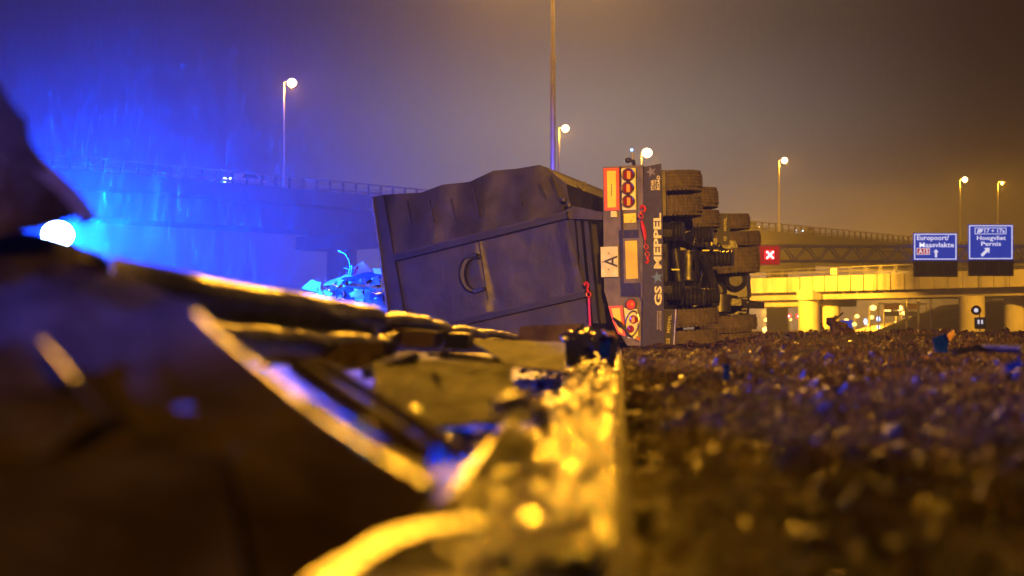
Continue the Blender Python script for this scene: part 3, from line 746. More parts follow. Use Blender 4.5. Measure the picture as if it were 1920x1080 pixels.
# hinge posts along the gate's lower side and lugs
for x0, x1, y0, y1, bb in ((1066, 1076, 402, 600, -0.02), (1080, 1088, 408, 600, 0.03), (1094, 1103, 412, 606, 0.05), (1108, 1118, 416, 606, 0.25)):
    MB().prism(bp([(x0, y0), (x1, y0 + 3), (x1 + 18, y1), (x0 + 18, y1)], bb), BU * 0.18).build('hinge_post', m_tipd, tr)
MB().prism(bp([(1058, 398), (1070, 385), (1130, 398), (1130, 412), (1064, 410)], -0.10), BU * 0.3).build('corner_bracket', m_tip, tr)
for px, py in ((1056, 378), (1066, 388)): MB().cyl(BW(px, py, -0.14), BW(px, py - 7, -0.14), 0.05, n=10).build('lug', m_tip, tr)
c = BW(1090, 352, 1.2); MB().box(c, (0.12, 0.4, 0.14)).build('lug', m_tipd, tr)
# red tension chain and strap on the gate
def chain(parent, pts, b, r, fn, m=m_red, name='chain_link'):
    for i in range(len(pts) - 1):
        p, q_ = fn(*pts[i], b), fn(*pts[i + 1], b); mid = (p + q_) / 2; d = (q_ - p)
        side = (D if i % 2 else U)
        ring = [mid + d * 0.62 * math.cos(t) + side * r * 2.2 * math.sin(t) for t in [2 * math.pi * k / 10 for k in range(11)]]
        MB().tube(ring, r * 0.62, 6).build(name, m, parent, True)
chain(tr, [(1101, 540), (1103, 548), (1104, 556)], -0.28, 0.015, BW)
MB().tube([BW(1097, 536, -.28), BW(1096, 531, -.28), BW(1100, 529, -.28), BW(1103, 533, -.28), BW(1102, 540, -.28)], 0.018, 6).build('hook', m_red, tr, True)
MB().prism(bp([(1102, 558), (1106, 558), (1108, 612), (1104, 612)], -0.28), U * 0.03).build('strap', m_red, tr)

# --- rear frame with lights
plate('rear_frame', [(1130, 313), (1204, 309), (1211, 648), (1176, 648), (1150, 606), (1133, 545)], 0.0, 0.35, m_frame)
plate('frame_channel', [(1162, 312), (1164.5, 312), (1168, 440), (1165, 440)], -0.05, 0.05, m_black)
plate('frame_post', [(1193, 311), (1205, 310), (1212, 560), (1202, 560)], -0.09, 0.09, m_frame)
rf = plate('reflector_panel', [(1131.5, 315.5), (1160.5, 314.5), (1161, 394), (1133.5, 395)], -0.045, 0.045, m_orange)
plate('reflector_field', [(1138, 320.5), (1154.5, 320), (1155, 388.5), (1139, 389)], -0.055, 0.01, m_yellow, rf)
k = MB()
for i in range(9):
    y = 345 + i * 2.6; k.prism(rp([(1145.2 + (i % 3) * .5, y), (1147.6 + (i % 2) * .6, y + .4), (1147.2, y + 1.9), (1145.4, y + 1.6)], -0.058), U * 0.003)
k.build('print_mark', m_dark, rf)
lp = plate('lamp_panel', [(1163.5, 316), (1191.5, 315), (1192, 393), (1164.5, 394)], -0.045, 0.045, m_cream)
for i, (px, py) in enumerate(((1178.5, 328), (1177.5, 353), (1178.5, 378))):
    c = RW(px, py, -0.05)
    tl = MB().lathe([(0.0, 0), (0.082, 0), (0.086, -0.02), (0.074, -0.032), (0.0, -0.03)], c, U, 24).build('tail_lamp', m_redlens, tr, True)
    MB().lathe([(0.078, 0.0), (0.078, -0.04), (0.090, -0.045), (0.096, -0.02), (0.096, 0.0)], c, U, 24).build('rim', m_chrome, tl, True)
    MB().lathe([(0.0655, 0.0), (0.0655, -0.036), (0.071, -0.038), (0.074, 0.0)], c, U, 24).build('inner_ring', m_dark, tl, True)
    plate('amber_reflector', [(px - 3, py - 7.5), (px + 3, py - 7.5), (px + 3, py + 7), (px - 3, py + 7)], -0.092, 0.012, m_amber, tl)
ml = plate('marker_lamp', [(1145, 395.5), (1156, 395.5), (1156.5, 407), (1145, 407)], -0.05, 0.05, m_apanel)
for i in range(3):
    for j in range(3):
        if i == 1 and j == 1: continue
        plate('led', [(1146.4 + i * 3.2, 397 + j * 3.3), (1148.8 + i * 3.2, 397 + j * 3.3), (1148.8 + i * 3.2, 399.2 + j * 3.3), (1146.4 + i * 3.2, 399.2 + j * 3.3)], -0.056, 0.006, m_cream, ml)
st = plate('yellow_sticker', [(1169, 401), (1192, 399.5), (1192, 417), (1170, 418)], -0.02, 0.02, m_yellow)
for x, y in ((1184, 412), (1186.5, 406), (1182, 414)): plate('speck', [(x, y), (x + 1.6, y), (x + 1.6, y + 1.6), (x, y + 1.6)], -0.024, 0.004, m_dark, st)
ap = plate('letter_plate', [(1126, 463), (1158, 462), (1159, 519), (1127.5, 519.5)], -0.10, 0.03, m_apanel)
o_, x_, y_ = RW(1157.5, 501, -0.106), RW(1157.5, 479, -0.106), RW(1132.5, 501, -0.106)
text_mb('A', o_, x_ - o_, y_ - o_, 0.01).build('lettering', m_dark, ap)
for x, y in ((1141, 475), (1141, 505), (1130, 491)): plate('bolt', [(x - 1, y - 1), (x + 1, y - 1), (x + 1, y + 1), (x - 1, y + 1)], -0.11, 0.008, m_rust, ap)
plate('recess_shade', [(1160, 432), (1204, 430), (1209, 556), (1164, 556)], -0.03, 0.03, m_black)  # black slab stands in for the shade inside the recess
pp = plate('number_plate', [(1172, 452), (1194, 451), (1196, 522), (1174, 523)], -0.05, 0.02, m_plate)
plate('number_plate_holder', [(1168, 447), (1198, 446), (1200, 530), (1170, 531)], -0.038, 0.008, m_frame)
# lower lights
lr = plate('reflector_panel', [(1140.5, 574), (1166.5, 573), (1173, 631), (1159, 626), (1149, 604)], -0.05, 0.04, m_orange)
plate('reflector_field', [(1146, 578), (1162, 577.5), (1167.5, 626), (1160.5, 622), (1153, 603)], -0.06, 0.01, m_yellow, lr)
plate('lamp_panel', [(1169.5, 577), (1194.5, 580), (1196, 636), (1177, 634)], -0.045, 0.04, m_cream)
c = RW(1183, 571, -0.05)
tl = MB().lathe([(0.0, -0.03), (0.04, -0.028), (0.062, -0.01), (0.066, 0.0)], c, U, 20).build('tail_lamp', m_redlit, tr, True)
MB().lathe([(0.066, 0), (0.066, -0.02), (0.078, -0.02), (0.08, 0.03)], c, U, 20).build('rim', m_black, tl, True)
for px, py, rr, mm in ((1187.5, 599, 0.062, m_redlens), (1182, 617, 0.055, m_redlens)):
    c = RW(px, py, -0.055)
    tl = MB().lathe([(0.0, -0.03), (rr * .8, -0.025), (rr, 0)], c, U, 20).build('tail_lamp', mm, tr, True)
    if rr > .06: MB().prism([c + U * -0.034 + D * a + V((0, 0, z)) for a, z in ((-.015, -.05), (.03, -.03), (.02, .045), (-.02, .02))], U * 0.004).build('amber_reflector', m_amber, tl)
ring = [RW(1185 + 12.5 * math.cos(t) + 3 * math.sin(t) * -1, 607 + 24 * math.sin(t), -0.08) for t in [2 * math.pi * k / 24 for k in range(25)]]
MB().tube(ring, 0.011, 6).build('lamp_guard', m_chrome, tr, True)
MB().tube(rp([(1149, 595), (1157, 602), (1163, 608), (1172, 616), (1180, 628), (1187, 633)], -0.13), [0.008, 0.02, 0.034, 0.018, 0.012, 0.01], 8).build('broken_lever', m_black, tr, True)
MB().box(RW(1196, 635, -0.1), (0.06, 0.04, 0.05), Matrix.Rotation(0.5, 3, 'Y')).build('red_fragment', m_redlens, tr)
# chain hanging down the frame
MB().tube(rp([(1207, 398), (1210, 392), (1207, 386), (1203, 386), (1202, 391)], -0.16), 0.02, 6).build('hook', m_red, tr, True)
chain(tr, [(1202, 396), (1201, 402), (1202, 409)], -0.16, 0.015, RW)
MB().tube(rp([(1203, 414), (1205, 424), (1208, 436), (1210, 450)], -0.15), [0.02, 0.03, 0.03, 0.018], 6).build('strap', m_red, tr, True)
chain(tr, [(1210, 452), (1211, 459), (1212, 466), (1213, 473), (1214, 480)], -0.15, 0.013, RW)
MB().tube(rp([(1213, 482), (1216, 489), (1214, 493), (1210, 491)], -0.15), 0.018, 6).build('hook', m_red, tr, True)
# camera ball and aerial sticking up from the frame
MB().cyl(RW(1186, 312, 0.1), RW(1186, 287, 0.1), 0.02, n=8).build('aerial', m_pole, tr)
MB().sphere(RW(1184.5, 281, 0.1), 0.02, 8, 6).build('aerial_tip', m_bluetip, tr, True)
MB().tube(rp([(1189, 312), (1187, 302), (1181, 300)], 0.1), 0.03, 8).build('camera_arm', m_black, tr, True)
MB().sphere(RW(1177, 300.5, 0.1), 0.042, 14, 10).build('camera_ball', m_black, tr, True)
# bumper flap with lettering
fl = plate('bumper_flap', [(1207, 313), (1239.5, 306.5), (1242, 400), (1246, 655), (1204, 655), (1206, 450)], -0.14, 0.02, m_flap)
def flap_text(s, xr, xl, y0, y1, m, bold=0.02, b=-0.146, parent=fl, skew=0.0):
    o_, x_, y_ = RW(xr + skew, y0, b), RW(xr, y1, b), RW(xl + skew, y0, b)
    return text_mb(s, o_, x_ - o_, y_ - o_, bold).build('lettering', m, parent)
flap_text('MEPPEL', 1239.5, 1225, 503.5, 399, m_letter, 0.035, skew=1); flap_text('GS', 1241, 1227, 573, 536, m_letter, 0.035)
flap_text('STAR', 1226, 1220.5, 357, 337, m_letter, 0.03); flap_text('ON THE', 1230.3, 1227.2, 356, 337, m_letter, 0.02); flap_text('ROAD', 1237.5, 1231.3, 356, 329, m_letter, 0.03)
zv, lv = V((0, 0, 1)), -D
MB().prism(star_poly(RW(1232.5, 520, -0.147), 0.088, zv, lv, 0.15), U * 0.003).build('star', m_star, fl)
MB().prism(star_poly(RW(1221, 322, -0.147), 0.075, zv, lv, 0.0), U * 0.003).build('star', m_star_pale, fl)
k = MB()
for i in range(3):
    y = 583
    while y < 617:
        L_ = random.uniform(1.2, 4); k.prism(rp([(1232 + i * 3.2, y), (1233.4 + i * 3.2, y), (1233.4 + i * 3.2, y + L_), (1232 + i * 3.2, y + L_)], -0.146), U * 0.003); y += L_ + 1.1
k.build('fine_print', m_letter_d, fl)
plate('flap_rail', [(1240.5, 318), (1247.5, 319), (1249, 404), (1243, 404)], -0.05, 0.06, m_frame)
# mud flaps
mf = plate('mud_flap', [(1244, 579), (1268, 580), (1263, 657), (1245, 657)], 0.02, 0.02, m_flap)
bar = MB().prism(rp([(1266.3, 580), (1268.6, 580), (1263.8, 657), (1261.6, 657)], 0.005), U * 0.02).build('flap_edge', m_galv, mf)
o_, x_, y_ = RW(1256, 624, 0.015), RW(1259.5, 590, 0.015), RW(1250, 624, 0.015); text_mb('MEPPEL', o_, x_ - o_, y_ - o_, 0.02).build('lettering', m_letter_d, mf)
o_, x_, y_ = RW(1255, 647, 0.015), RW(1256, 634, 0.015), RW(1248.5, 647, 0.015); text_mb('GS', o_, x_ - o_, y_ - o_, 0.02).build('lettering', m_letter_d, mf)
BF = 4.6
mf = plate('mud_flap', [(1345.5, 400), (1369, 400), (1367, 459), (1345, 459)], BF, 0.03, m_flap)
o_, x_, y_ = RW(1362, 433, BF - .01), RW(1362.5, 408, BF - .01), RW(1357, 433, BF - .01); text_mb('MEPPEL', o_, x_ - o_, y_ - o_, 0.02).build('lettering', m_letter_d, mf)
o_, x_, y_ = RW(1362, 452, BF - .01), RW(1362, 443, BF - .01), RW(1357, 452, BF - .01); text_mb('GS', o_, x_ - o_, y_ - o_, 0.02).build('lettering', m_letter_d, mf)

# --- wheels
TW = 0.275
def tyre_mesh():
    h = TW / 2; prof = [(0.28, -h * .82), (0.33, -h * .98), (0.42, -h), (0.475, -h * .93), (0.497, -h * .76)]
    g = [(-.60, .505), (-.32, .508), (0, .51), (.32, .508), (.60, .505)]
    for p, r in g: prof += [(r, (p - .055) * h), (r - 0.016, (p - .04) * h), (r - 0.016, (p + .04) * h), (r, (p + .055) * h)]
    prof += [(0.497, h * .76), (0.475, h * .93), (0.42, h), (0.33, h * .98), (0.28, h * .82)]
    mb = MB().lathe(prof, (0, 0, 0), (0, 0, 1), 48, closed=True)
    # shoulder lugs and cross grooves as small raised blocks
    for k in range(48):
        a = 2 * math.pi * k / 48
        for p in (-.86, -.46, -.16, .16, .46, .86):
            e = V((math.cos(a + p * .03), math.sin(a + p * .03), 0)); rr = 0.494 if abs(p) > .8 else 0.51
            rot = Matrix.Rotation(a + p * .03, 3, 'Z'); mb.box(e * rr + V((0, 0, p * h)), (0.012, 0.042, 0.26 * h if abs(p) < .8 else 0.2 * h), rot)
    return mb.mesh('tyre', m_tyre, True)
TYRE = tyre_mesh()
RIM = MB().lathe([(0.05, 0.06), (0.12, 0.07), (0.13, 0.02), (0.24, 0.02), (0.275, TW * .4), (0.285, TW * .4), (0.285, -TW * .4), (0.26, -TW * .4), (0.24, 0.0), (0.0, 0.0)], (0, 0, 0), (0, 0, 1), 28).mesh('rim', m_rim, True)
def wheel(parent, right_px, y0, y1, Y, tilt=-0.06, width=1.0):
    """right_px: right edge of the tread in the picture; y0/y1 its upper and lower edge; Y its centre's distance"""
    c = at(right_px, (y0 + y1) / 2, Y); c.x -= 0.5
    wdt = (y1 - y0) / F_PX * Y; s_ = wdt / TW
    M_ = Matrix.Translation(c - parent.location) @ Matrix.Rotation(tilt, 4, 'Y') @ Matrix.Diagonal((1, 1, s_, 1))
    t = bpy.data.objects.new('tyre', TYRE); COL.objects.link(t); t.parent = parent; t.matrix_local = M_
    r_ = bpy.data.objects.new('rim', RIM); COL.objects.link(r_); r_.parent = t
    return c
ctr = {}
ctr['a'] = wheel(tr, 1315, 325, 364, 20.7); wheel(tr, 1315, 371, 410, 20.7)
ctr['b'] = wheel(tr, 1346, 580, 614, 20.9); wheel(tr, 1346, 619, 659, 20.9)
ctr['c'] = wheel(tr, 1345, 356, 394, 22.3); wheel(tr, 1349, 398, 431, 22.3)
ctr['d'] = wheel(tr, 1418, 592, 621, 23.2); wheel(tr, 1418, 625, 655, 23.2)
for a, b in (('a', 'b'), ('c', 'd')):
    MB().cyl(ctr[a], ctr[b], 0.075, n=14).build('axle', m_black, tr, True)
    for f in (0.17, 0.83):
        c = ctr[a].lerp(ctr[b], f)
        MB().cyl(c + V((0, 0, 0.14)), c - V((0, 0, 0.14)), 0.19, n=20).build('brake_drum', m_rim, tr, True)
        MB().box(c + V((-0.05, 0.5, 0)), (0.12, 1.1, 0.09)).build('trailing_arm', m_black, tr)
        MB().cyl(c + V((-0.22, -0.1, 0)), c + V((-0.02, -0.1, 0)), 0.1, n=14).build('brake_chamber', m_bag, tr, True)
# chassis rails, cross members, air bags, tanks
for py0, py1 in ((430, 444), (536, 550)):
    MB().prism([RW(1215, py0, .2), RW(1260, py0, .2), RW(1260, py1, .2), RW(1215, py1, .2)], U * 7.2).build('chassis_rail', m_black, tr)
    MB().prism([RW(1228, py0 - 5, .25), RW(1233, py0 - 5, .25), RW(1233, py1 + 5, .25), RW(1228, py1 + 5, .25)], U * 7.1).build('rail_flange', m_black, tr)
for i in range(6):
    MB().beam(RW(1240, 438, .6 + i * 1.15), RW(1240, 545, .6 + i * 1.15), 0.12, 0.2).build('cross_member', m_black, tr)
for px, py, b, L_, rr in ((1262, 434, .35, .30, .13), (1262, 545, .35, .30, .13), (1296, 557, .9, .36, .12), (1318, 440, 2.2, .3, .12), (1352, 485, 4.0, .4, .13), (1330, 555, 2.3, .3, .12)):
    c = RW(px, py, b); d = -D
    prof = []
    for k in range(13): prof.append((rr * (1 + 0.07 * math.cos(k * math.pi)), -L_ / 2 + L_ * k / 12))
    MB().lathe([(0, -L_ / 2)] + prof + [(0, L_ / 2)], c, d, 20).build('air_bag', m_bag, tr, True)
MB().cyl(RW(1290, 470, 1.6), RW(1290, 525, 1.6), 0.16, n=18).build('air_tank', m_black, tr, True)
for py, x0, x1, b in ((505.5, 1259, 1274, 0.4), (469.5, 1317, 1330, 2.4), (469.5, 1338, 1347, 2.8)):
    MB().prism(rp([(x0, py - 1.2), (x1, py - 1.2), (x1, py + 1.2), (x0, py + 1.2)], b), U * 0.02).build('reflective_strip', m_cream, tr)
MB().prism(rp([(1333.5, 436), (1336, 436), (1335.5, 460), (1333, 460)], 3.4), U * 0.03).build('reflective_strip', m_cream, tr)
random.seed(5)
for i in range(22):      # hoses and brake lines
    b = random.uniform(.5, 5); x0, y0 = random.uniform(1255, 1290) + b * 14, random.uniform(440, 575)
    x1, y1 = x0 + random.uniform(-18, 34), y0 + random.uniform(-34, 34)
    if y0 < 430 + b * 8: continue
    pts = [RW(x0 + (x1 - x0) * s_, y0 + (y1 - y0) * s_ + 12 * math.sin(s_ * 3.1) * random.choice((-1, 1)), b + s_ * .2) for s_ in (0, .2, .4, .6, .8, 1)]
    MB().tube(pts, random.uniform(0.008, 0.02), 6).build('hose', m_darkfoil, tr, True)
for x, y0, y1, b in ((1314.5, 508, 523, 1.2), (1313.5, 539, 550, 1.2), (1300, 466, 471, 1.2)):
    MB().prism(rp([(x - 1.3, y0), (x + 1.3, y0), (x + 1, y1), (x - 1.3, y1)], b), U * 0.02).build('blue_reflection', m_bluefoil, tr)  # blue strips colour in the blue lamp's reflection on the underside

# --- the tractor in front of the trailer, also on its side
tk = thing('truck_tractor', 'dark truck tractor on its side ahead of the trailer, showing its underside', 'truck', V((4.2, 28, 0)))
c1 = wheel(tk, 1405, 404, 433, 27.2); wheel(tk, 1405, 437, 464, 27.2); wheel(tk, 1425, 436, 463, 29.2); c2 = wheel(tk, 1423, 467, 514, 25.9, width=1)
c3 = wheel(tk, 1408, 592, 640, 28.0)
MB().cyl(c1, c3, 0.1, n=12).build('axle', m_black, tk, True)
KW = lambda px, py, Y: at(px, py, Y)
def kslab(name, pts, Y, d, m): return MB().prism([at(x, y, Y) for x, y in pts], (d * 0.28, d, 0)).build(name, m, tk)
kslab('belly_pan', [(1300, 440), (1380, 452), (1398, 505), (1402, 520), (1399, 590), (1300, 590)], 26.6, 0.5, m_black)
kslab('frame_rail', [(1345, 470), (1372, 470), (1372, 482), (1345, 482)], 25.4, 4.0, m_black)
kslab('frame_rail', [(1345, 560), (1390, 560), (1390, 573), (1345, 573)], 25.4, 4.0, m_black)
kslab('cab', [(1150, 410), (1345, 405), (1345, 600), (1150, 600)], 29.0, 2.2, m_black)
kslab('fuel_tank', [(1360, 520), (1398, 512), (1401, 556), (1362, 560)], 26.2, 0.7, m_bag)
for i in range(12):
    x = 1398 + random.uniform(-1, 3); y = 512 + i * 6.5
    kslab('step_edge', [(x - 8, y), (x + 2, y + 1), (x + 2, y + 4), (x - 8, y + 4)], 26.3, 0.3, m_black)
random.seed(11)
for i in range(16):
    x0, y0 = random.uniform(1305, 1385), random.uniform(490, 580); x1, y1 = x0 + random.uniform(-24, 24), y0 + random.uniform(-24, 24)
    MB().tube([at(x0 + (x1 - x0) * s_ , y0 + (y1 - y0) * s_ + 8 * math.sin(s_ * 3.1), 26.1) for s_ in (0, .25, .5, .75, 1)], random.uniform(0.008, 0.022), 6).build('hose', m_darkfoil, tk, True)
for px, py, r_ in ((1380, 525, .2), (1345, 545, .17), (1338, 500, .14)):
    MB().lathe([(0, -.1), (r_ * .6, -.1), (r_, -.02), (r_, .2)], at(px, py, 26.0), (0.2, 1, 0), 20).build('housing', m_bag, tk, True)

# ================================================================== FOREGROUND WRECKAGE
# W-profile crash barrier knocked down along the shoulder
WP = [(0, .155), (.018, .153), (.04, .142), (.072, .118), (.08, .095), (.08, .068), (.07, .045), (.03, .018), (0, .004), (0, -.004), (.03, -.018), (.07, -.045), (.08, -.068), (.08, -.095), (.072, -.118), (.04, -.142), (.018, -.153), (0, -.155)]
def wbeam(name, tops, m, parent, scale=0.8, th=0.006, lean=0.0, n=26, amp=0.012, roll0=0.0, roll1=0.0, out=None):
    """tops: world points of the upper edge"""
    mb = MB(); ring = len(WP) * 2; pts = []
    L = [(tops[i + 1] - tops[i]).length for i in range(len(tops) - 1)]; tot = sum(L)
    for k in range(n + 1):
        d = tot * k / n; i = 0
        while i < len(L) - 1 and d > L[i]: d -= L[i]; i += 1
        pts.append(tops[i].lerp(tops[i + 1], min(1, d / L[i])))
    # soften corners
    for _ in range(3): pts = [pts[0]] + [(pts[i - 1] + pts[i] * 2 + pts[i + 1]) / 4 for i in range(1, n)] + [pts[-1]]
    vs = []
    for k, p in enumerate(pts):
        d = (pts[min(k + 1, n)] - pts[max(k - 1, 0)]).normalized()
        roll = roll0 + (roll1 - roll0) * k / n
        o_ = d.cross(V((0, 0, 1))).normalized() if out is None else V(out)
        up = o_.cross(d).normalized()
        q = Matrix.Rotation(lean + roll, 3, d); o_, up = q @ o_, q @ up
        for side in (0, 1):
            for j in (range(len(WP)) if side == 0 else reversed(range(len(WP)))):
                x, z = WP[j]; a, b = WP[max(0, j - 1)], WP[min(len(WP) - 1, j + 1)]
                tx, tz = b[0] - a[0], b[1] - a[1]; l_ = math.hypot(tx, tz); nx_, nz_ = -tz / l_, tx / l_
                x += nx_ * th * (0.5 if side == 0 else -0.5); z += nz_ * th * (0.5 if side == 0 else -0.5)
                dv = amp * noise.noise(V((k * 0.35, j * 0.3, tot * 7))) 
                vs.append(p + o_ * (x * scale * 1.15 + dv) + up * ((z - 0.155) * scale))
    fs = [(k * ring + j, k * ring + (j + 1) % ring, (k + 1) * ring + (j + 1) % ring, (k + 1) * ring + j) for k in range(n) for j in range(ring)]
    fs += [list(range(ring)), list(range(n * ring, n * ring + ring))[::-1]]
    mb.face_add(vs, fs); return mb.build(name, m, parent, True)
A_ = lambda *l: [at(*q) for q in l]
gr = thing('guardrail', 'crushed steel guardrail lying low along the shoulder towards the tipped trailer', 'guardrail', V((-0.7, 6, 0)))
wbeam('rail_beam', A_((150, 474, 2.75), (205, 486, 2.95), (350, 517, 3.3), (480, 540, 3.8), (600, 560, 4.4), (692, 577, 5.0)), m_rail, gr, 0.62, lean=-0.25)
wbeam('rail_beam', A_((702, 590, 5.3), (738, 586, 5.7), (785, 592, 6.2), (832, 607, 6.9)), m_rail, gr, 0.42, lean=-0.22)
wbeam('rail_beam', A_((835, 613, 7.0), (868, 611, 7.6), (905, 622, 8.6)), m_rail, gr, 0.34, lean=-0.22)
wbeam('rail_beam', A_((888, 617, 8.6), (925, 619, 9.8), (972, 629, 11.5)), m_rail, gr, 0.32, lean=-0.22)
def crumple(name, corners, th, amp, m, parent=None, n=14, mrows=8, freq=3.0, seed=0.0, label=None, cat=None, group=None, bow=0.0):
    """bent sheet between four corner points (a b / d c)"""
    a, b, c, d = [V(q) for q in corners]; nrm = (b - a).cross(d - a).normalized(); mb = MB(); fr = []; bk = []
    for j in range(mrows + 1):
        for i in range(n + 1):
            s_, t_ = i / n, j / mrows; p = (a.lerp(b, s_)).lerp(d.lerp(c, s_), t_)
            q = amp * noise.noise(p * freq + V((seed, seed, seed))) + 0.5 * amp * noise.noise(p * freq * 2.7 + V((seed, 1, seed))) + bow * math.sin(math.pi * s_)
            fr.append(p + nrm * q); bk.append(p + nrm * (q - th))
    N0 = len(fr); W_ = n + 1; fs = []
    for j in range(mrows):
        for i in range(n):
            k = j * W_ + i; fs += [(k, k + 1, k + W_ + 1, k + W_), (k + N0, k + N0 + W_, k + N0 + W_ + 1, k + N0 + 1)]
    for i in range(n):
        k = mrows * W_ + i; fs += [(i, i + N0, i + 1 + N0, i + 1), (k, k + 1, k + 1 + N0, k + N0)]
    for j in range(mrows):
        k = j * W_; q = k + n; fs += [(k, k + W_, k + W_ + N0, k + N0), (q, q + N0, q + W_ + N0, q + W_)]
    mb.face_add(fr + bk, fs); o = mb.build(name, m, parent, True)
    if label: tag(o, label, cat, group)
    return o
# spacer boxes and post stubs of the guardrail
MB().prism(A_((703, 612, 5.5), (818, 622, 5.6), (812, 652, 5.6), (700, 650, 5.5)), (0.02, 0.25, 0)).build('spacer', m_rust, gr)
MB().prism(A_((812, 622, 6.6), (878, 626, 6.7), (878, 654, 6.7), (815, 652, 6.6)), (0.02, 0.2, 0)).build('spacer', m_black, gr)
MB().prism(A_((560, 648, 4.2), (720, 640, 4.3), (716, 690, 4.3), (560, 700, 4.2)), (0.02, 0.2, 0)).build('spacer', m_rust, gr)
MB().prism(A_((540, 612, 4.3), (655, 622, 4.5), (655, 660, 4.5), (545, 690, 4.3)), (0.02, 0.2, -0.01)).build('post_stub', m_black, gr)
for a, b, Y, w_ in (((660, 660), (738, 650), 4.4, .03), ((690, 700), (775, 668), 4.0, .04), ((806, 664), (850, 668), 5.2, .02), ((830, 665), (955, 682), 5.0, .035)):
    MB().beam(at(*a, Y), at(*b, Y + .25), w_, w_ * .8).build('brace', m_rail, gr)

G_SCRAP = 'scrap metal heaped along the shoulder'
def scrap(name, corners, m, label, th=0.006, amp=0.02, **kw):
    return crumple(name, A_(*corners), th, amp, m, label=label, cat='scrap metal', group=G_SCRAP, **kw)
# upper left: bent sheet arching over the blue lamp, running away from the viewer
mb = MB(); near = [(-160, 120), (-60, 90), (0, 165), (30, 235), (80, 300), (130, 345), (168, 385), (182, 408)]
pn, pf_ = [at(x, y, 2.5) for x, y in near], [at(x - 8, y + 2, 5.0) for x, y in near]
rows = 8; vs = []
for j in range(rows + 1):
    for p, q in zip(pn, pf_):
        r_ = p.lerp(q, j / rows); vs.append(r_ + V((0.012 * noise.noise(r_ * 5), 0, 0.012 * noise.noise(r_ * 6))))
W_ = len(near); fs = [(j * W_ + i, j * W_ + i + 1, (j + 1) * W_ + i + 1, (j + 1) * W_ + i) for j in range(rows) for i in range(W_ - 1)]
vs2 = [v - V((0.03, 0, 0.01)) for v in vs]; n0 = len(vs)
fs += [(a + n0, d_ + n0, c_ + n0, b + n0) for a, b, c_, d_ in [tuple(f) for f in fs]]
fs += [(i, i + n0, i + 1 + n0, i + 1) for i in range(W_ - 1)] + [(rows * W_ + i, rows * W_ + i + 1, rows * W_ + i + 1 + n0, rows * W_ + i + n0) for i in range(W_ - 1)]
fs += [(j * W_ + W_ - 1, (j + 1) * W_ + W_ - 1, (j + 1) * W_ + W_ - 1 + n0, j * W_ + W_ - 1 + n0) for j in range(rows)]
mb.face_add(vs + vs2, fs); o = mb.build('bent_sheet', m_rust, None, True); tag(o, 'dark bent sheet arching over the blue lamp at the left edge', 'scrap metal', G_SCRAP)
scrap('torn_sheet', [(-260, 60, 2.6), (8, 160, 2.35), (160, 400, 2.6), (-260, 530, 2.6)], m_rust, 'dark crumpled sheet filling the left edge above the blue lamp', amp=0.05, freq=4, bow=-0.02)
scrap('torn_sheet', [(-260, 358, 3.0), (190, 482, 2.95), (420, 640, 2.2), (-260, 760, 2.0)], m_rust, 'blue-lit sheet sloping down below the blue lamp', amp=0.03, freq=3)
scrap('torn_sheet', [(-240, 690, 1.62), (40, 640, 1.66), (196, 792, 1.47), (-240, 930, 1.38)], m_rust, 'brownish sheet at the left edge with a bright blurred rim', amp=0.05, freq=5)
scrap('torn_sheet', [(-240, 500, 2.15), (372, 588, 1.75), (620, 800, 1.6), (-240, 850, 1.7)], m_rust, 'purple-brown plate behind the long diagonal rim', amp=0.06, freq=4.5)
scrap('torn_sheet', [(-240, 790, 1.6), (600, 780, 1.62), (835, 932, 1.62), (250, 1420, 1.12)], m_rust, 'large dark plate filling the lower left corner', amp=0.04, freq=2.5)
scrap('torn_sheet', [(-520, 800, 1.5), (420, 880, 1.5), (520, 1420, 1.08), (-420, 1420, 1.08)], m_rust, 'black lowest plate along the bottom edge at the left', amp=0.03, freq=2.5)
def rod(pts, r, m, label, name='bent_bar', cat='scrap metal'):
    return tag(MB().tube(A_(*pts), r, 10).build(name, m, None, True), label, cat, G_SCRAP)
MASTP = V((MX, 45, 12.4))
def strip(pts, wd, m, label, th=0.004, tilt=0.0, name='bent_bar', both=0.25):
    P_ = A_(*pts); mb = MB(); vs = []
    P2 = []
    for i in range(len(P_) - 1):
        for k in range(6): P2.append(P_[i].lerp(P_[i + 1], k / 6))
    P2.append(P_[-1])
    for _ in range(2): P2 = [P2[0]] + [(P2[i - 1] + P2[i] * 2 + P2[i + 1]) / 4 for i in range(1, len(P2) - 1)] + [P2[-1]]
    for i, p in enumerate(P2):
        d = (P2[min(i + 1, len(P2) - 1)] - P2[max(i - 1, 0)]).normalized()
        h = ((MASTP - p).normalized() + (V((0, 0, CAM_H)) - p).normalized()).normalized()  # face turned to mirror the mast lamp, so the glint is shaped in
        sd = d.cross(h).normalized(); nn = sd.cross(d).normalized()
        q = Matrix.Rotation(tilt + 0.10 * noise.noise(p * 22), 3, d); sd, nn = q @ sd, q @ nn
        w_ = wd * (0.8 + 0.35 * noise.noise(p * 9))
        vs += [p - sd * w_ / 2, p + sd * w_ / 2, p + sd * w_ / 2 - nn * th, p - sd * w_ / 2 - nn * th]
    n_p = len(P2); fs = [(i * 4 + k, i * 4 + (k + 1) % 4, i * 4 + 4 + (k + 1) % 4, i * 4 + 4 + k) for i in range(n_p - 1) for k in range(4)] + [(0, 1, 2, 3), tuple(range(4 * n_p - 4, 4 * n_p))]
    mb.face_add(vs, fs)
    return tag(mb.build(name, m), label, 'scrap metal', G_SCRAP)
strip([(78, 635, 1.60), (120, 685, 1.55), (165, 742, 1.48), (205, 786, 1.42)], 0.012, m_bright, 'short plate rim shaped to glint, slanting near the left edge')
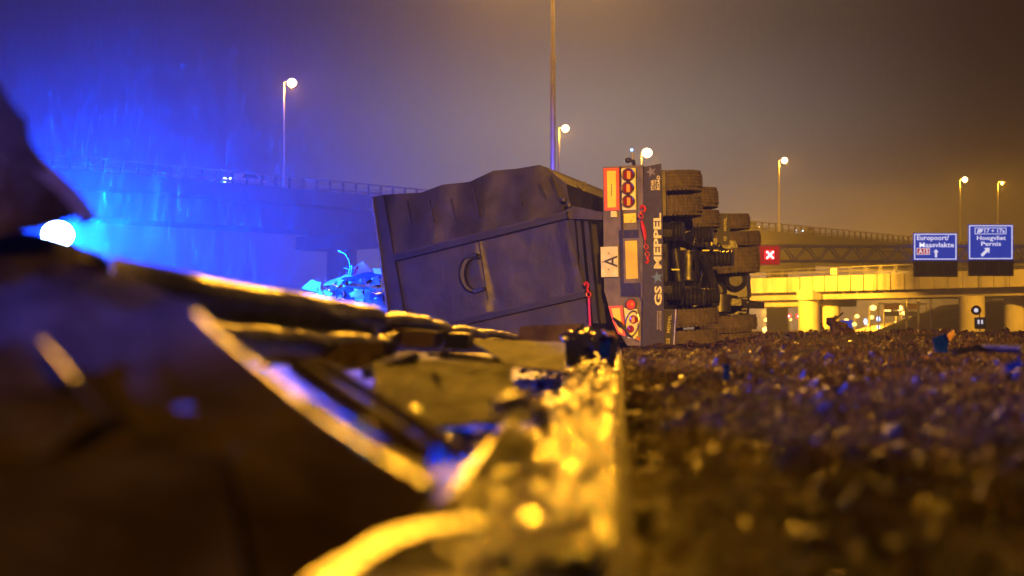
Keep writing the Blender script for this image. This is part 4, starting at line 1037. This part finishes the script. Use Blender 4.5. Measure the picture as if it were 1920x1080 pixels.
strip([(366, 585, 1.72), (430, 645, 1.68), (520, 715, 1.62), (600, 780, 1.58), (690, 838, 1.55), (800, 905, 1.5)], 0.012, m_bright, 'long plate rim shaped to glint, slanting from the middle left down to the centre')
rod([(488, 680, 3.0), (530, 672, 3.0), (575, 676, 2.9), (640, 705, 2.7), (700, 742, 2.5), (790, 800, 2.3), (862, 846, 2.2)], 0.012, m_rust, 'long rusty bar with droplets running down to the right')
rod([(560, 690, 2.6), (640, 745, 2.4), (720, 800, 2.2), (790, 850, 2.1)], 0.018, m_rust, 'thick dark bar under the droplet covered bar')
strip([(836, 945, 1.75), (880, 880, 1.9), (925, 825, 2.1), (958, 788, 2.3)], 0.012, m_bright, 'shiny bar slanting up to the curved pipe in the centre')
strip([(590, 1105, 1.03), (680, 1035, 1.206), (745, 1000, 1.316), (820, 983, 1.377), (893, 974, 1.411)], 0.021, m_bright, 'bright bent bar at the bottom edge left of centre')
rod([(935, 765, 2.45), (962, 752, 2.5), (992, 752, 2.55), (1012, 770, 2.55), (1020, 800, 2.5)], 0.016, m_bright, 'curved pipe end with a white highlight', name='pipe')
scrap('steel_plate', [(838, 950, 1.72), (955, 795, 2.25), (1045, 880, 2.0), (985, 1100, 1.42)], m_scrapd, 'smooth bent plate in the bottom centre beside the glitter', amp=0.012, freq=3)
scrap('steel_plate', [(560, 1060, 1.5), (850, 940, 1.76), (1010, 1120, 1.42), (700, 1300, 1.2)], m_scrapd, 'low plate at the bottom edge under the bright bent bar', amp=0.01, freq=3)
scrap('steel_plate', [(700, 672, 4.3), (945, 690, 4.3), (1010, 790, 2.9), (700, 800, 2.7)], m_scrapd, 'flat brown plate between the guardrail and the curved pipe', amp=0.015, freq=2)
scrap('steel_plate', [(880, 640, 7.2), (1060, 642, 7.6), (1060, 700, 4.6), (960, 690, 4.6)], m_scrapd, 'flat brown plate just left of the blue foil', amp=0.012, freq=2)
scrap('steel_plate', [(815, 672, 4.0), (965, 685, 4.0), (945, 762, 3.4), (830, 745, 3.3)], m_scrapd, 'upright brown panel leaning behind the flat plate', amp=0.012, freq=2)
scrap('steel_plate', [(560, 745, 2.5), (800, 870, 1.95), (830, 930, 1.75), (600, 860, 1.9)], m_rust, 'dark sheet under the two long bars', amp=0.02, freq=3)
o = MB().prism(A_((974, 611, 9.0), (1088, 607, 9.1), (1094, 643, 9.1), (972, 640, 9.0)), (0.05, 0.5, 0)).build('barrier_block', m_rust)
tag(o, 'brown box shaped block ending the guardrail before the gate', 'block')
# crumpled foil and plastic by the trailer's lower lights
crumple('foil', A_((1052, 622, 7.6), (1108, 614, 7.8), (1118, 676, 7.4), (1066, 700, 7.0)), 0.004, 0.05, m_darkfoil, freq=9, n=18, mrows=12, label='black crumpled plastic next to the block', cat='plastic sheet')
crumple('foil', A_((1104, 650, 7.2), (1140, 618, 7.4), (1160, 640, 7.3), (1150, 704, 6.9)), 0.004, 0.05, m_darkfoil, freq=10, n=18, mrows=14, label='black crumpled plastic shining blue under the tail lamps', cat='plastic sheet')
crumple('foil', A_((1124, 640, 6.9), (1146, 638, 6.9), (1143, 668, 6.8), (1124, 676, 6.8)), 0.003, 0.02, m_bluefoil, freq=14, label='blue reflection on the black plastic, coloured in as foil', cat='plastic scrap')  # blue piece put in for the lamp's reflection on the plastic
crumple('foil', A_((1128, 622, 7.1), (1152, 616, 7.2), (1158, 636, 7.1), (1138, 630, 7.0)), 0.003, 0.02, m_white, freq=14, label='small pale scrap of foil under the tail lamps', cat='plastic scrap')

# wet shreds on the asphalt, tilted to mirror the mast lamp as glitter
random.seed(21); mb = MB()
def shard(mb, c, s_):
    sg = 0.07 + 0.025 * c.y; q = Matrix.Rotation(random.gauss((.27 - .25 / c.y) / 2, sg), 3, 'X') @ Matrix.Rotation(random.gauss(0, sg), 3, 'Y') @ Matrix.Rotation(random.uniform(0, 6.28), 3, 'Z')
    pts = [V((-s_, -s_ * .5, 0)), V((s_ * .8, -s_ * .7, s_ * .2)), V((s_, s_ * .5, -s_ * .1)), V((-s_ * .6, s_ * .8, s_ * .25)), V((0, 0, s_ * .16)), V((0, 0, -s_ * .3))]
    pts = [c + q @ (p * random.uniform(.7, 1.2)) for p in pts]
    mb.face_add(pts, [(0, 1, 4), (1, 2, 4), (2, 3, 4), (3, 0, 4), (1, 0, 5), (2, 1, 5), (3, 2, 5), (0, 3, 5)])
for i in range(9000):
    Y = 1.35 * math.exp(random.random() * 1.7); e = edge_x(Y) - 0.02
    wdt = 0.06 + 0.035 * Y
    x = e - abs(random.gauss(0, 1)) * wdt * 0.55
    shard(mb, V((x, Y, 0.012 + random.random() * 0.03 * (1 if random.random() < .6 else 2))), random.uniform(0.003, 0.012) * (0.7 + 0.14 * Y))
for line in (A_((205, 486, 2.95), (350, 517, 3.3), (480, 540, 3.8), (600, 560, 4.4), (692, 577, 5.0)), A_((488, 680, 3.0), (575, 676, 2.9), (640, 705, 2.7), (700, 742, 2.5), (862, 846, 2.2)), A_((366, 585, 1.72), (520, 715, 1.62), (690, 838, 1.55))):
    for i in range(46):  # facets along rail and bars stand in for droplet glints
        a = random.randrange(len(line) - 1); p = line[a].lerp(line[a + 1], random.random())
        shard(mb, p + V((random.gauss(0, .008), 0, 0.013 + random.random() * .008)), random.uniform(.003, .007))
tag(mb.build('glint_shreds', mat('shred_glint', (0.55, 0.52, 0.46), 0.2, 0.85, var=0.4, scale=40, rvar=0.08)), 'wet shreds and droplet glints set as tilted facets', kind='stuff')

# soil crumbs, straw and leaves on the verge
random.seed(31); mb = MB()
ico = [V(v).normalized() for v in [(0, 1, 1.618), (0, -1, 1.618), (0, 1, -1.618), (0, -1, -1.618), (1, 1.618, 0), (-1, 1.618, 0), (1, -1.618, 0), (-1, -1.618, 0), (1.618, 0, 1), (-1.618, 0, 1), (1.618, 0, -1), (-1.618, 0, -1)]]
icf = [(0, 1, 8), (0, 8, 4), (0, 4, 5), (0, 5, 9), (0, 9, 1), (1, 6, 8), (8, 6, 10), (8, 10, 4), (4, 10, 2), (4, 2, 5), (5, 2, 11), (5, 11, 9), (9, 11, 7), (9, 7, 1), (1, 7, 6), (3, 10, 6), (3, 2, 10), (3, 11, 2), (3, 7, 11), (3, 6, 7)]
def clod(mb, c, s_):
    q = Matrix.Rotation(random.uniform(0, 6.28), 3, V((random.random(), random.random(), 1)).normalized())
    sc = V((random.uniform(.7, 1.3), random.uniform(.7, 1.3), random.uniform(.5, 1)))
    mb.face_add([c + q @ V((v.x * sc.x, v.y * sc.y, v.z * sc.z)) * (s_ * random.uniform(.75, 1.2)) for v in ico], icf)
def verge_xy(ymax=24):
    Y = 1.3 * math.exp(random.random() * math.log(ymax / 1.3)); half = Y * 0.40
    e = edge_x(Y) + 0.02; x = e + random.random() * max(0.05, (half - e)); return x, Y
for i in range(3600):
    x, Y = verge_xy(); s_ = min(0.05, random.paretovariate(1.8) * 0.0035 * (0.8 + 0.11 * Y))
    clod(mb, V((x, Y, ground_z(x, Y) + s_ * 0.3)), s_)
for i in range(420):
    x, Y = verge_xy(22)
    if Y < 3.5: continue
    s_ = random.uniform(.014, .034) * (0.6 + .04 * Y)
    for j in range(3): clod(mb, V((x + random.gauss(0, s_), Y + random.gauss(0, s_), ground_z(x, Y) + s_ * .35)), s_ * random.uniform(.4, .9))
tag(mb.build('soil_crumbs', m_clod), 'loose lumps of wet soil', kind='stuff')
mb = MB()
def blade(mb, x, Y, L, w_, lie):
    a = random.uniform(0, 6.28); d = V((math.cos(a), math.sin(a), 0)); s_ = V((-d.y, d.x, 0)) * w_
    p = V((x, Y, ground_z(x, Y) - 0.003)); vs = []
    for k in range(4):
        t = k / 3; c = p + d * (L * t * lie) + V((0, 0, L * (1 - lie * .75) * math.sin(t * 1.9) * 0.9)); ww = s_ * (1 - t * .85)
        vs += [c - ww, c + ww]
    mb.face_add(vs, [(0, 1, 3, 2), (2, 3, 5, 4), (4, 5, 7, 6)])
for i in range(36000):
    x, Y = verge_xy(21); k = 0.6 + 0.06 * Y
    if noise.noise(V((x * 2.2, Y * 1.6, 9))) < -0.12 and random.random() < .75: continue
    blade(mb, x, Y, random.uniform(.03, .11) * min(k, 1.0) * (0.55 if x / Y < 0.16 and Y > 8 else 1), random.uniform(.0012, .0034) * (0.8 + .1 * Y), random.uniform(.45, 1.0))
for i in range(5200):     # thicker tuft in front of the trailer
    Y = random.uniform(6.5, 14); x = edge_x(Y) + abs(random.gauss(0, .32)) + 0.02
    blade(mb, x, Y, random.uniform(.05, .12), random.uniform(.002, .005), random.uniform(.6, 1.0))
tag(mb.build('grass', m_straw), 'flattened wet grass', kind='stuff')
mb = MB()
for i in range(1500):
    x, Y = verge_xy(22); s_ = random.uniform(.006, .02) * (0.7 + .1 * Y); c = V((x, Y, ground_z(x, Y) + random.uniform(.004, .03)))
    q = Matrix.Rotation(random.uniform(0, 6.28), 3, 'Z') @ Matrix.Rotation(random.gauss(0, .6), 3, 'X')
    mb.face_add([c + q @ V(p) * s_ for p in ((-1, 0, 0), (-.3, -.5, .1), (.5, -.4, 0), (1, 0, .15), (.4, .45, 0), (-.4, .4, .1))], [(0, 1, 2, 3, 4, 5)])
tag(mb.build('leaf_litter', m_leaf), 'wet leaves and chips', kind='stuff')

# single larger lumps and pieces along the crest of the verge
G_L = 'larger lumps of soil along the crest of the verge'
random.seed(41); lump = None
for i in range(46):
    px = 1440 + (i + random.random()) * 10.6; Y = random.uniform(14, 21); c = at(px, 600, Y); z = ground_z(c.x, Y)
    k = MB(); s_ = random.uniform(.025, .065); cc = V((c.x, Y, z + s_ * .3))
    for j in range(4): clod(k, cc + V((random.gauss(0, s_ * .6), random.gauss(0, s_ * .6), random.gauss(0, s_ * .25))), s_ * random.uniform(.5, .9))
    tag(k.build('soil_lump', m_clod), 'rough lump of wet soil along the crest of the verge', 'soil lump', G_L)
k = MB()
for x, y, s_ in ((1556, 632, .13), (1568, 618, .12), (1580, 630, .13), (1562, 606, .08), (1574, 612, .09), (1590, 636, .09), (1567, 596, .035), (1548, 626, .05)): clod(k, at(x, y, 15.5), s_)
k.tube([at(1566, 600, 15.5), at(1576, 590, 15.5), at(1581, 586, 15.5)], 0.012, 6); k.tube([at(1550, 628, 15.5), at(1541, 612, 15.5), at(1539, 606, 15.5)], 0.012, 6)
tag(k.build('root_clod', m_clod), 'big ragged clod with roots sticking up in front of the columns', 'soil lump')
for i, (cs, m_, lab) in enumerate([
    ([(1752, 660, 9.0), (1748, 634, 9.0), (1782, 622, 9.1), (1776, 662, 9.0)], m_bluefoil, 'bright blue plastic scrap with a pale corner sticking up on the verge'),
    ([(1356, 682, 6.5), (1368, 682, 6.5), (1369, 712, 6.4), (1357, 712, 6.4)], m_bluefoil, 'narrow upright blue strip in the soil'),
    ([(1712, 706, 5.5), (1722, 704, 5.5), (1724, 720, 5.4), (1714, 720, 5.4)], m_bluefoil, 'tiny blue scrap in the middle of the verge'),
    ([(1880, 684, 5.0), (1912, 676, 5.1), (1918, 706, 5.0), (1884, 702, 5.0)], m_bluefoil, 'dim blue scrap at the right edge'),
    ([(1730, 668, 8.6), (1752, 664, 8.7), (1756, 672, 8.6), (1733, 678, 8.6)], m_white, 'small pale flat piece left of the blue scrap'),
    ([(1775, 628, 9.0), (1788, 618, 9.0), (1790, 628, 9.0), (1782, 640, 9.0)], m_white, 'pale torn corner above the blue scrap'),
    ([(1620, 830, 2.4), (1628, 828, 2.4), (1612, 890, 2.2), (1602, 888, 2.2)], m_leaf, 'curled pale leaf standing up in the foreground soil'),
    ([(1640, 832, 2.5), (1670, 838, 2.5), (1672, 848, 2.5), (1642, 842, 2.5)], m_leaf, 'pale leaf lying flat beside the curled leaf'),
    ([(1524, 924, 1.95), (1560, 905, 2.0), (1566, 916, 2.0), (1530, 938, 1.9)], m_leaf, 'blurred flat chip in the lower right foreground'),
    ([(1454, 772, 3.4), (1466, 772, 3.4), (1478, 838, 3.0), (1468, 838, 3.0)], m_leaf, 'long stalk lying in the middle of the verge')]):
    crumple('scrap_piece', A_(*cs), 0.003, 0.012, m_, freq=14, n=8, mrows=6, label=lab, cat='debris')
random.seed(77)
tag(MB().tube(A_((1920, 655, 7), (1840, 652, 7.6), (1790, 660, 7.4)), 0.02, 8).build('branch', m_black, None, True), 'dark branch lying at the right edge of the verge', 'branch')

# ---------------------------------------------------- scrap spilled beside the tipper body
G_S = 'scrap spilled from the tipper body'
YP = 24.5
def spill(cs, m_, lab, amp=0.05, Y=YP, freq=4, nm='scrap_piece', th=0.02, **kw):
    return crumple(nm, [at(x, y, Y + dy) for x, y, dy in cs], th, amp, m_, freq=freq, n=8, mrows=6, label=lab, cat='scrap', group=G_S, **kw)
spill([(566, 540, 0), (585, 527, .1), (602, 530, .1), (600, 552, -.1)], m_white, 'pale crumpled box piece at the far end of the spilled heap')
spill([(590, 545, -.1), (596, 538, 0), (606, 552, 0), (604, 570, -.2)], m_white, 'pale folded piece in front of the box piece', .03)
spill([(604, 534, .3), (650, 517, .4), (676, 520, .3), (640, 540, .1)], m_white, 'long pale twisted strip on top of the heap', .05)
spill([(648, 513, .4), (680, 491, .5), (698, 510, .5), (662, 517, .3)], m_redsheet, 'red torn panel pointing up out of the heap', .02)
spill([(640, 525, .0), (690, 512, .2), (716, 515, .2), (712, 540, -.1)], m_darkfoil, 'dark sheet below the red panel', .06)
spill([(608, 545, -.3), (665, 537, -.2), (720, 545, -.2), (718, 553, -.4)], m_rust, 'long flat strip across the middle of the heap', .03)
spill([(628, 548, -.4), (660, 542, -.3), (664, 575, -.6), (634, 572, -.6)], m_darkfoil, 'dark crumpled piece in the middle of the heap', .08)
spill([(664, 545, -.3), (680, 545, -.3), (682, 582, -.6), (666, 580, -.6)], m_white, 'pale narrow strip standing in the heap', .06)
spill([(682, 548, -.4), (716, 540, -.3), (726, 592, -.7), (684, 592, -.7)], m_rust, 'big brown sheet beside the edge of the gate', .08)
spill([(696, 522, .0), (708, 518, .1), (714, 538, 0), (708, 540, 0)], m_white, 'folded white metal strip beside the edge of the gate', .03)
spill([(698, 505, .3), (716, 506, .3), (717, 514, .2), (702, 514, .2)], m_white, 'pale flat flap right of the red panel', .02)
spill([(560, 556, -.5), (640, 556, -.5), (725, 600, -1.2), (560, 600, -1.2)], m_rust, 'dark base layer of the spilled heap', .12, mrows=8) if False else crumple('metal_sheet', [at(x, y, YP + dy) for x, y, dy in [(560, 556, -.2), (722, 548, -.2), (740, 640, -1.2), (540, 640, -1.2)]], 0.03, 0.15, m_rust, freq=4, n=14, mrows=8, label='dark base layer of the spilled heap', cat='scrap', group=G_S)
random.seed(61)
hp = [('pale torn strip', m_white), ('dark twisted sheet', m_darkfoil), ('brown bent sheet', m_rust), ('grey folded strip', m_galv)]
spots = [(612, 552), (622, 540), (636, 556), (648, 530), (655, 560), (668, 552), (676, 528), (690, 560), (700, 530), (706, 556), (642, 568), (672, 574), (700, 580), (620, 562), (712, 548), (596, 556)]
where_ = ['at the far tip of the heap', 'behind the folded piece', 'in the middle of the heap', 'below the wire', 'low in the middle of the heap', 'under the long flat strip', 'below the red panel', 'beside the narrow strip', 'under the pale flap', 'right of the middle, low', 'at the foot of the heap', 'at the foot below the narrow strip', 'at the foot beside the gate edge', 'left, half hidden by the guardrail', 'touching the gate edge', 'left end, under the box piece']
for i, (sx_, sy_) in enumerate(spots):
    nm_, m_ = hp[(i * 7 + i // 4) % 4]; w_, h_ = random.uniform(7, 20), random.uniform(4, 13); a_ = random.uniform(-.7, .7)
    cs = []
    for ux, uy in ((-1, -.8), (1, -1), (.8, 1), (-1, .7)):
        ux *= w_ * random.uniform(.5, 1.1); uy *= h_ * random.uniform(.4, 1.1); cs.append((sx_ + ux * math.cos(a_) - uy * math.sin(a_), sy_ + ux * math.sin(a_) + uy * math.cos(a_), -0.45 + random.uniform(-.3, .25)))
    spill(cs, m_, nm_ + ' ' + where_[i], 0.07, freq=6)
tag(MB().tube([at(653, 515, YP), at(656, 500, YP), at(654, 488, YP), at(647, 476, YP), at(636, 471, YP), at(633, 470, YP)], 0.006, 6).build('wire', m_galv, None, True), 'thin wire curling up from the heap', 'wire')
for (a, b), lab in ((((652, 517), (659, 497)), 'bright wire stub leaning against the red panel'), (((656, 518), (660, 498)), 'longest bright wire stub touching the red panel'), (((654, 505), (645, 502)), 'short wire stub bent to the side above the heap')):
    tag(MB().tube([at(*a, YP), at((a[0] + b[0]) / 2 + 1, (a[1] + b[1]) / 2, YP), at(*b, YP)], 0.009, 6).build('wire', m_galv, None, True), lab, 'wire', 'short bright wires beside the red panel')

# ---------------------------------------------------- blue warning lamp
BL = at(108, 440, 13.0)
o = thing('warning_lamp', 'blue flashing lamp glaring under the bent sheet at the left', 'warning lamp', V((BL.x, BL.y, 0)))
MB().cyl((BL.x, BL.y, 0), (BL.x, BL.y, BL.z - 0.15), 0.03, n=10).build('stand', m_black, o)
MB().cyl((BL.x, BL.y, 0), (BL.x, BL.y, 0.02), 0.15, n=20).build('foot', m_black, o)
MB().cyl((BL.x, BL.y, BL.z - 0.20), (BL.x, BL.y, BL.z - 0.11), 0.14, n=20).build('housing', m_black, o, True)
MB().sphere(BL, (0.15, 0.13, 0.13), 20, 14).build('lens', m_beacon, o, True)
point_light('warning_lamp_light', BL + V((0.05, -0.3, 0.03)), P_BLUE, BLUE, 0.05)
point_light('warning_lamp_front', BL + V((0.0, -0.2, 0.0)), 6000, BLUE, 0.05, spot=110, target=BL + V((0.3, -1, 0.22)), blend=0.8)
# the second flashing lamp stands beside the viewer
B2 = V((-3.6, -1.6, 1.05)); o2 = copy_tree(o); o2['label'] = 'second blue flashing lamp standing behind the viewer'; o2.location = (B2.x, B2.y, B2.z - BL.z)
point_light('warning_lamp_light', B2 + V((0.0, 0.3, 0.0)), 1700, BLUE, 0.08, spot=17, target=B2 + V((0.62, 1, -0.09)), blend=0.6)  # narrow beam added to brighten the blue scraps and foil
point_light('warning_lamp_light', B2 + V((0.0, 0.3, 0.0)), 4, BLUE, 0.08)
point_light('warning_lamp_beam', BL + V((0.0, 0.2, 0.0)), P_BLUE_SPOT, BLUE, 0.05, spot=52, target=BL + V((-0.17, 1, -0.03)), blend=1.0)

# rain
random.seed(99); mb = MB()
for i in range(26000):
    Y = random.uniform(13, 36); x = random.uniform(-0.42, 0.30) * Y; z = 0.15 + random.random() * 0.26 * Y
    L = random.uniform(.12, .42); r_ = random.uniform(.00003, .00008) * (0.5 + Y * 0.05)
    p = V((x, Y, z)); q = p + V((0.07 * L, 0.0, L))
    x_ = V((r_, 0, 0)); y_ = V((0, r_, 0))
    mb.face_add([p, p.lerp(q, .3) + x_, p.lerp(q, .3) - x_ * .5 + y_, p.lerp(q, .3) - x_ * .5 - y_, q], [(0, 2, 1), (0, 3, 2), (0, 1, 3), (4, 1, 2), (4, 2, 3), (4, 3, 1)])
m_rain = bpy.data.materials.new('rain_drop'); m_rain.use_nodes = True; b_ = m_rain.node_tree.nodes['Principled BSDF']
b_.inputs['Base Color'].default_value = (0.6, 0.62, 0.65, 1); b_.inputs['Roughness'].default_value = 0.5
b_.inputs['Transmission Weight'].default_value = 0.0; b_.inputs['IOR'].default_value = 1.33
tag(mb.build('rain', m_rain), 'falling rain', kind='stuff')
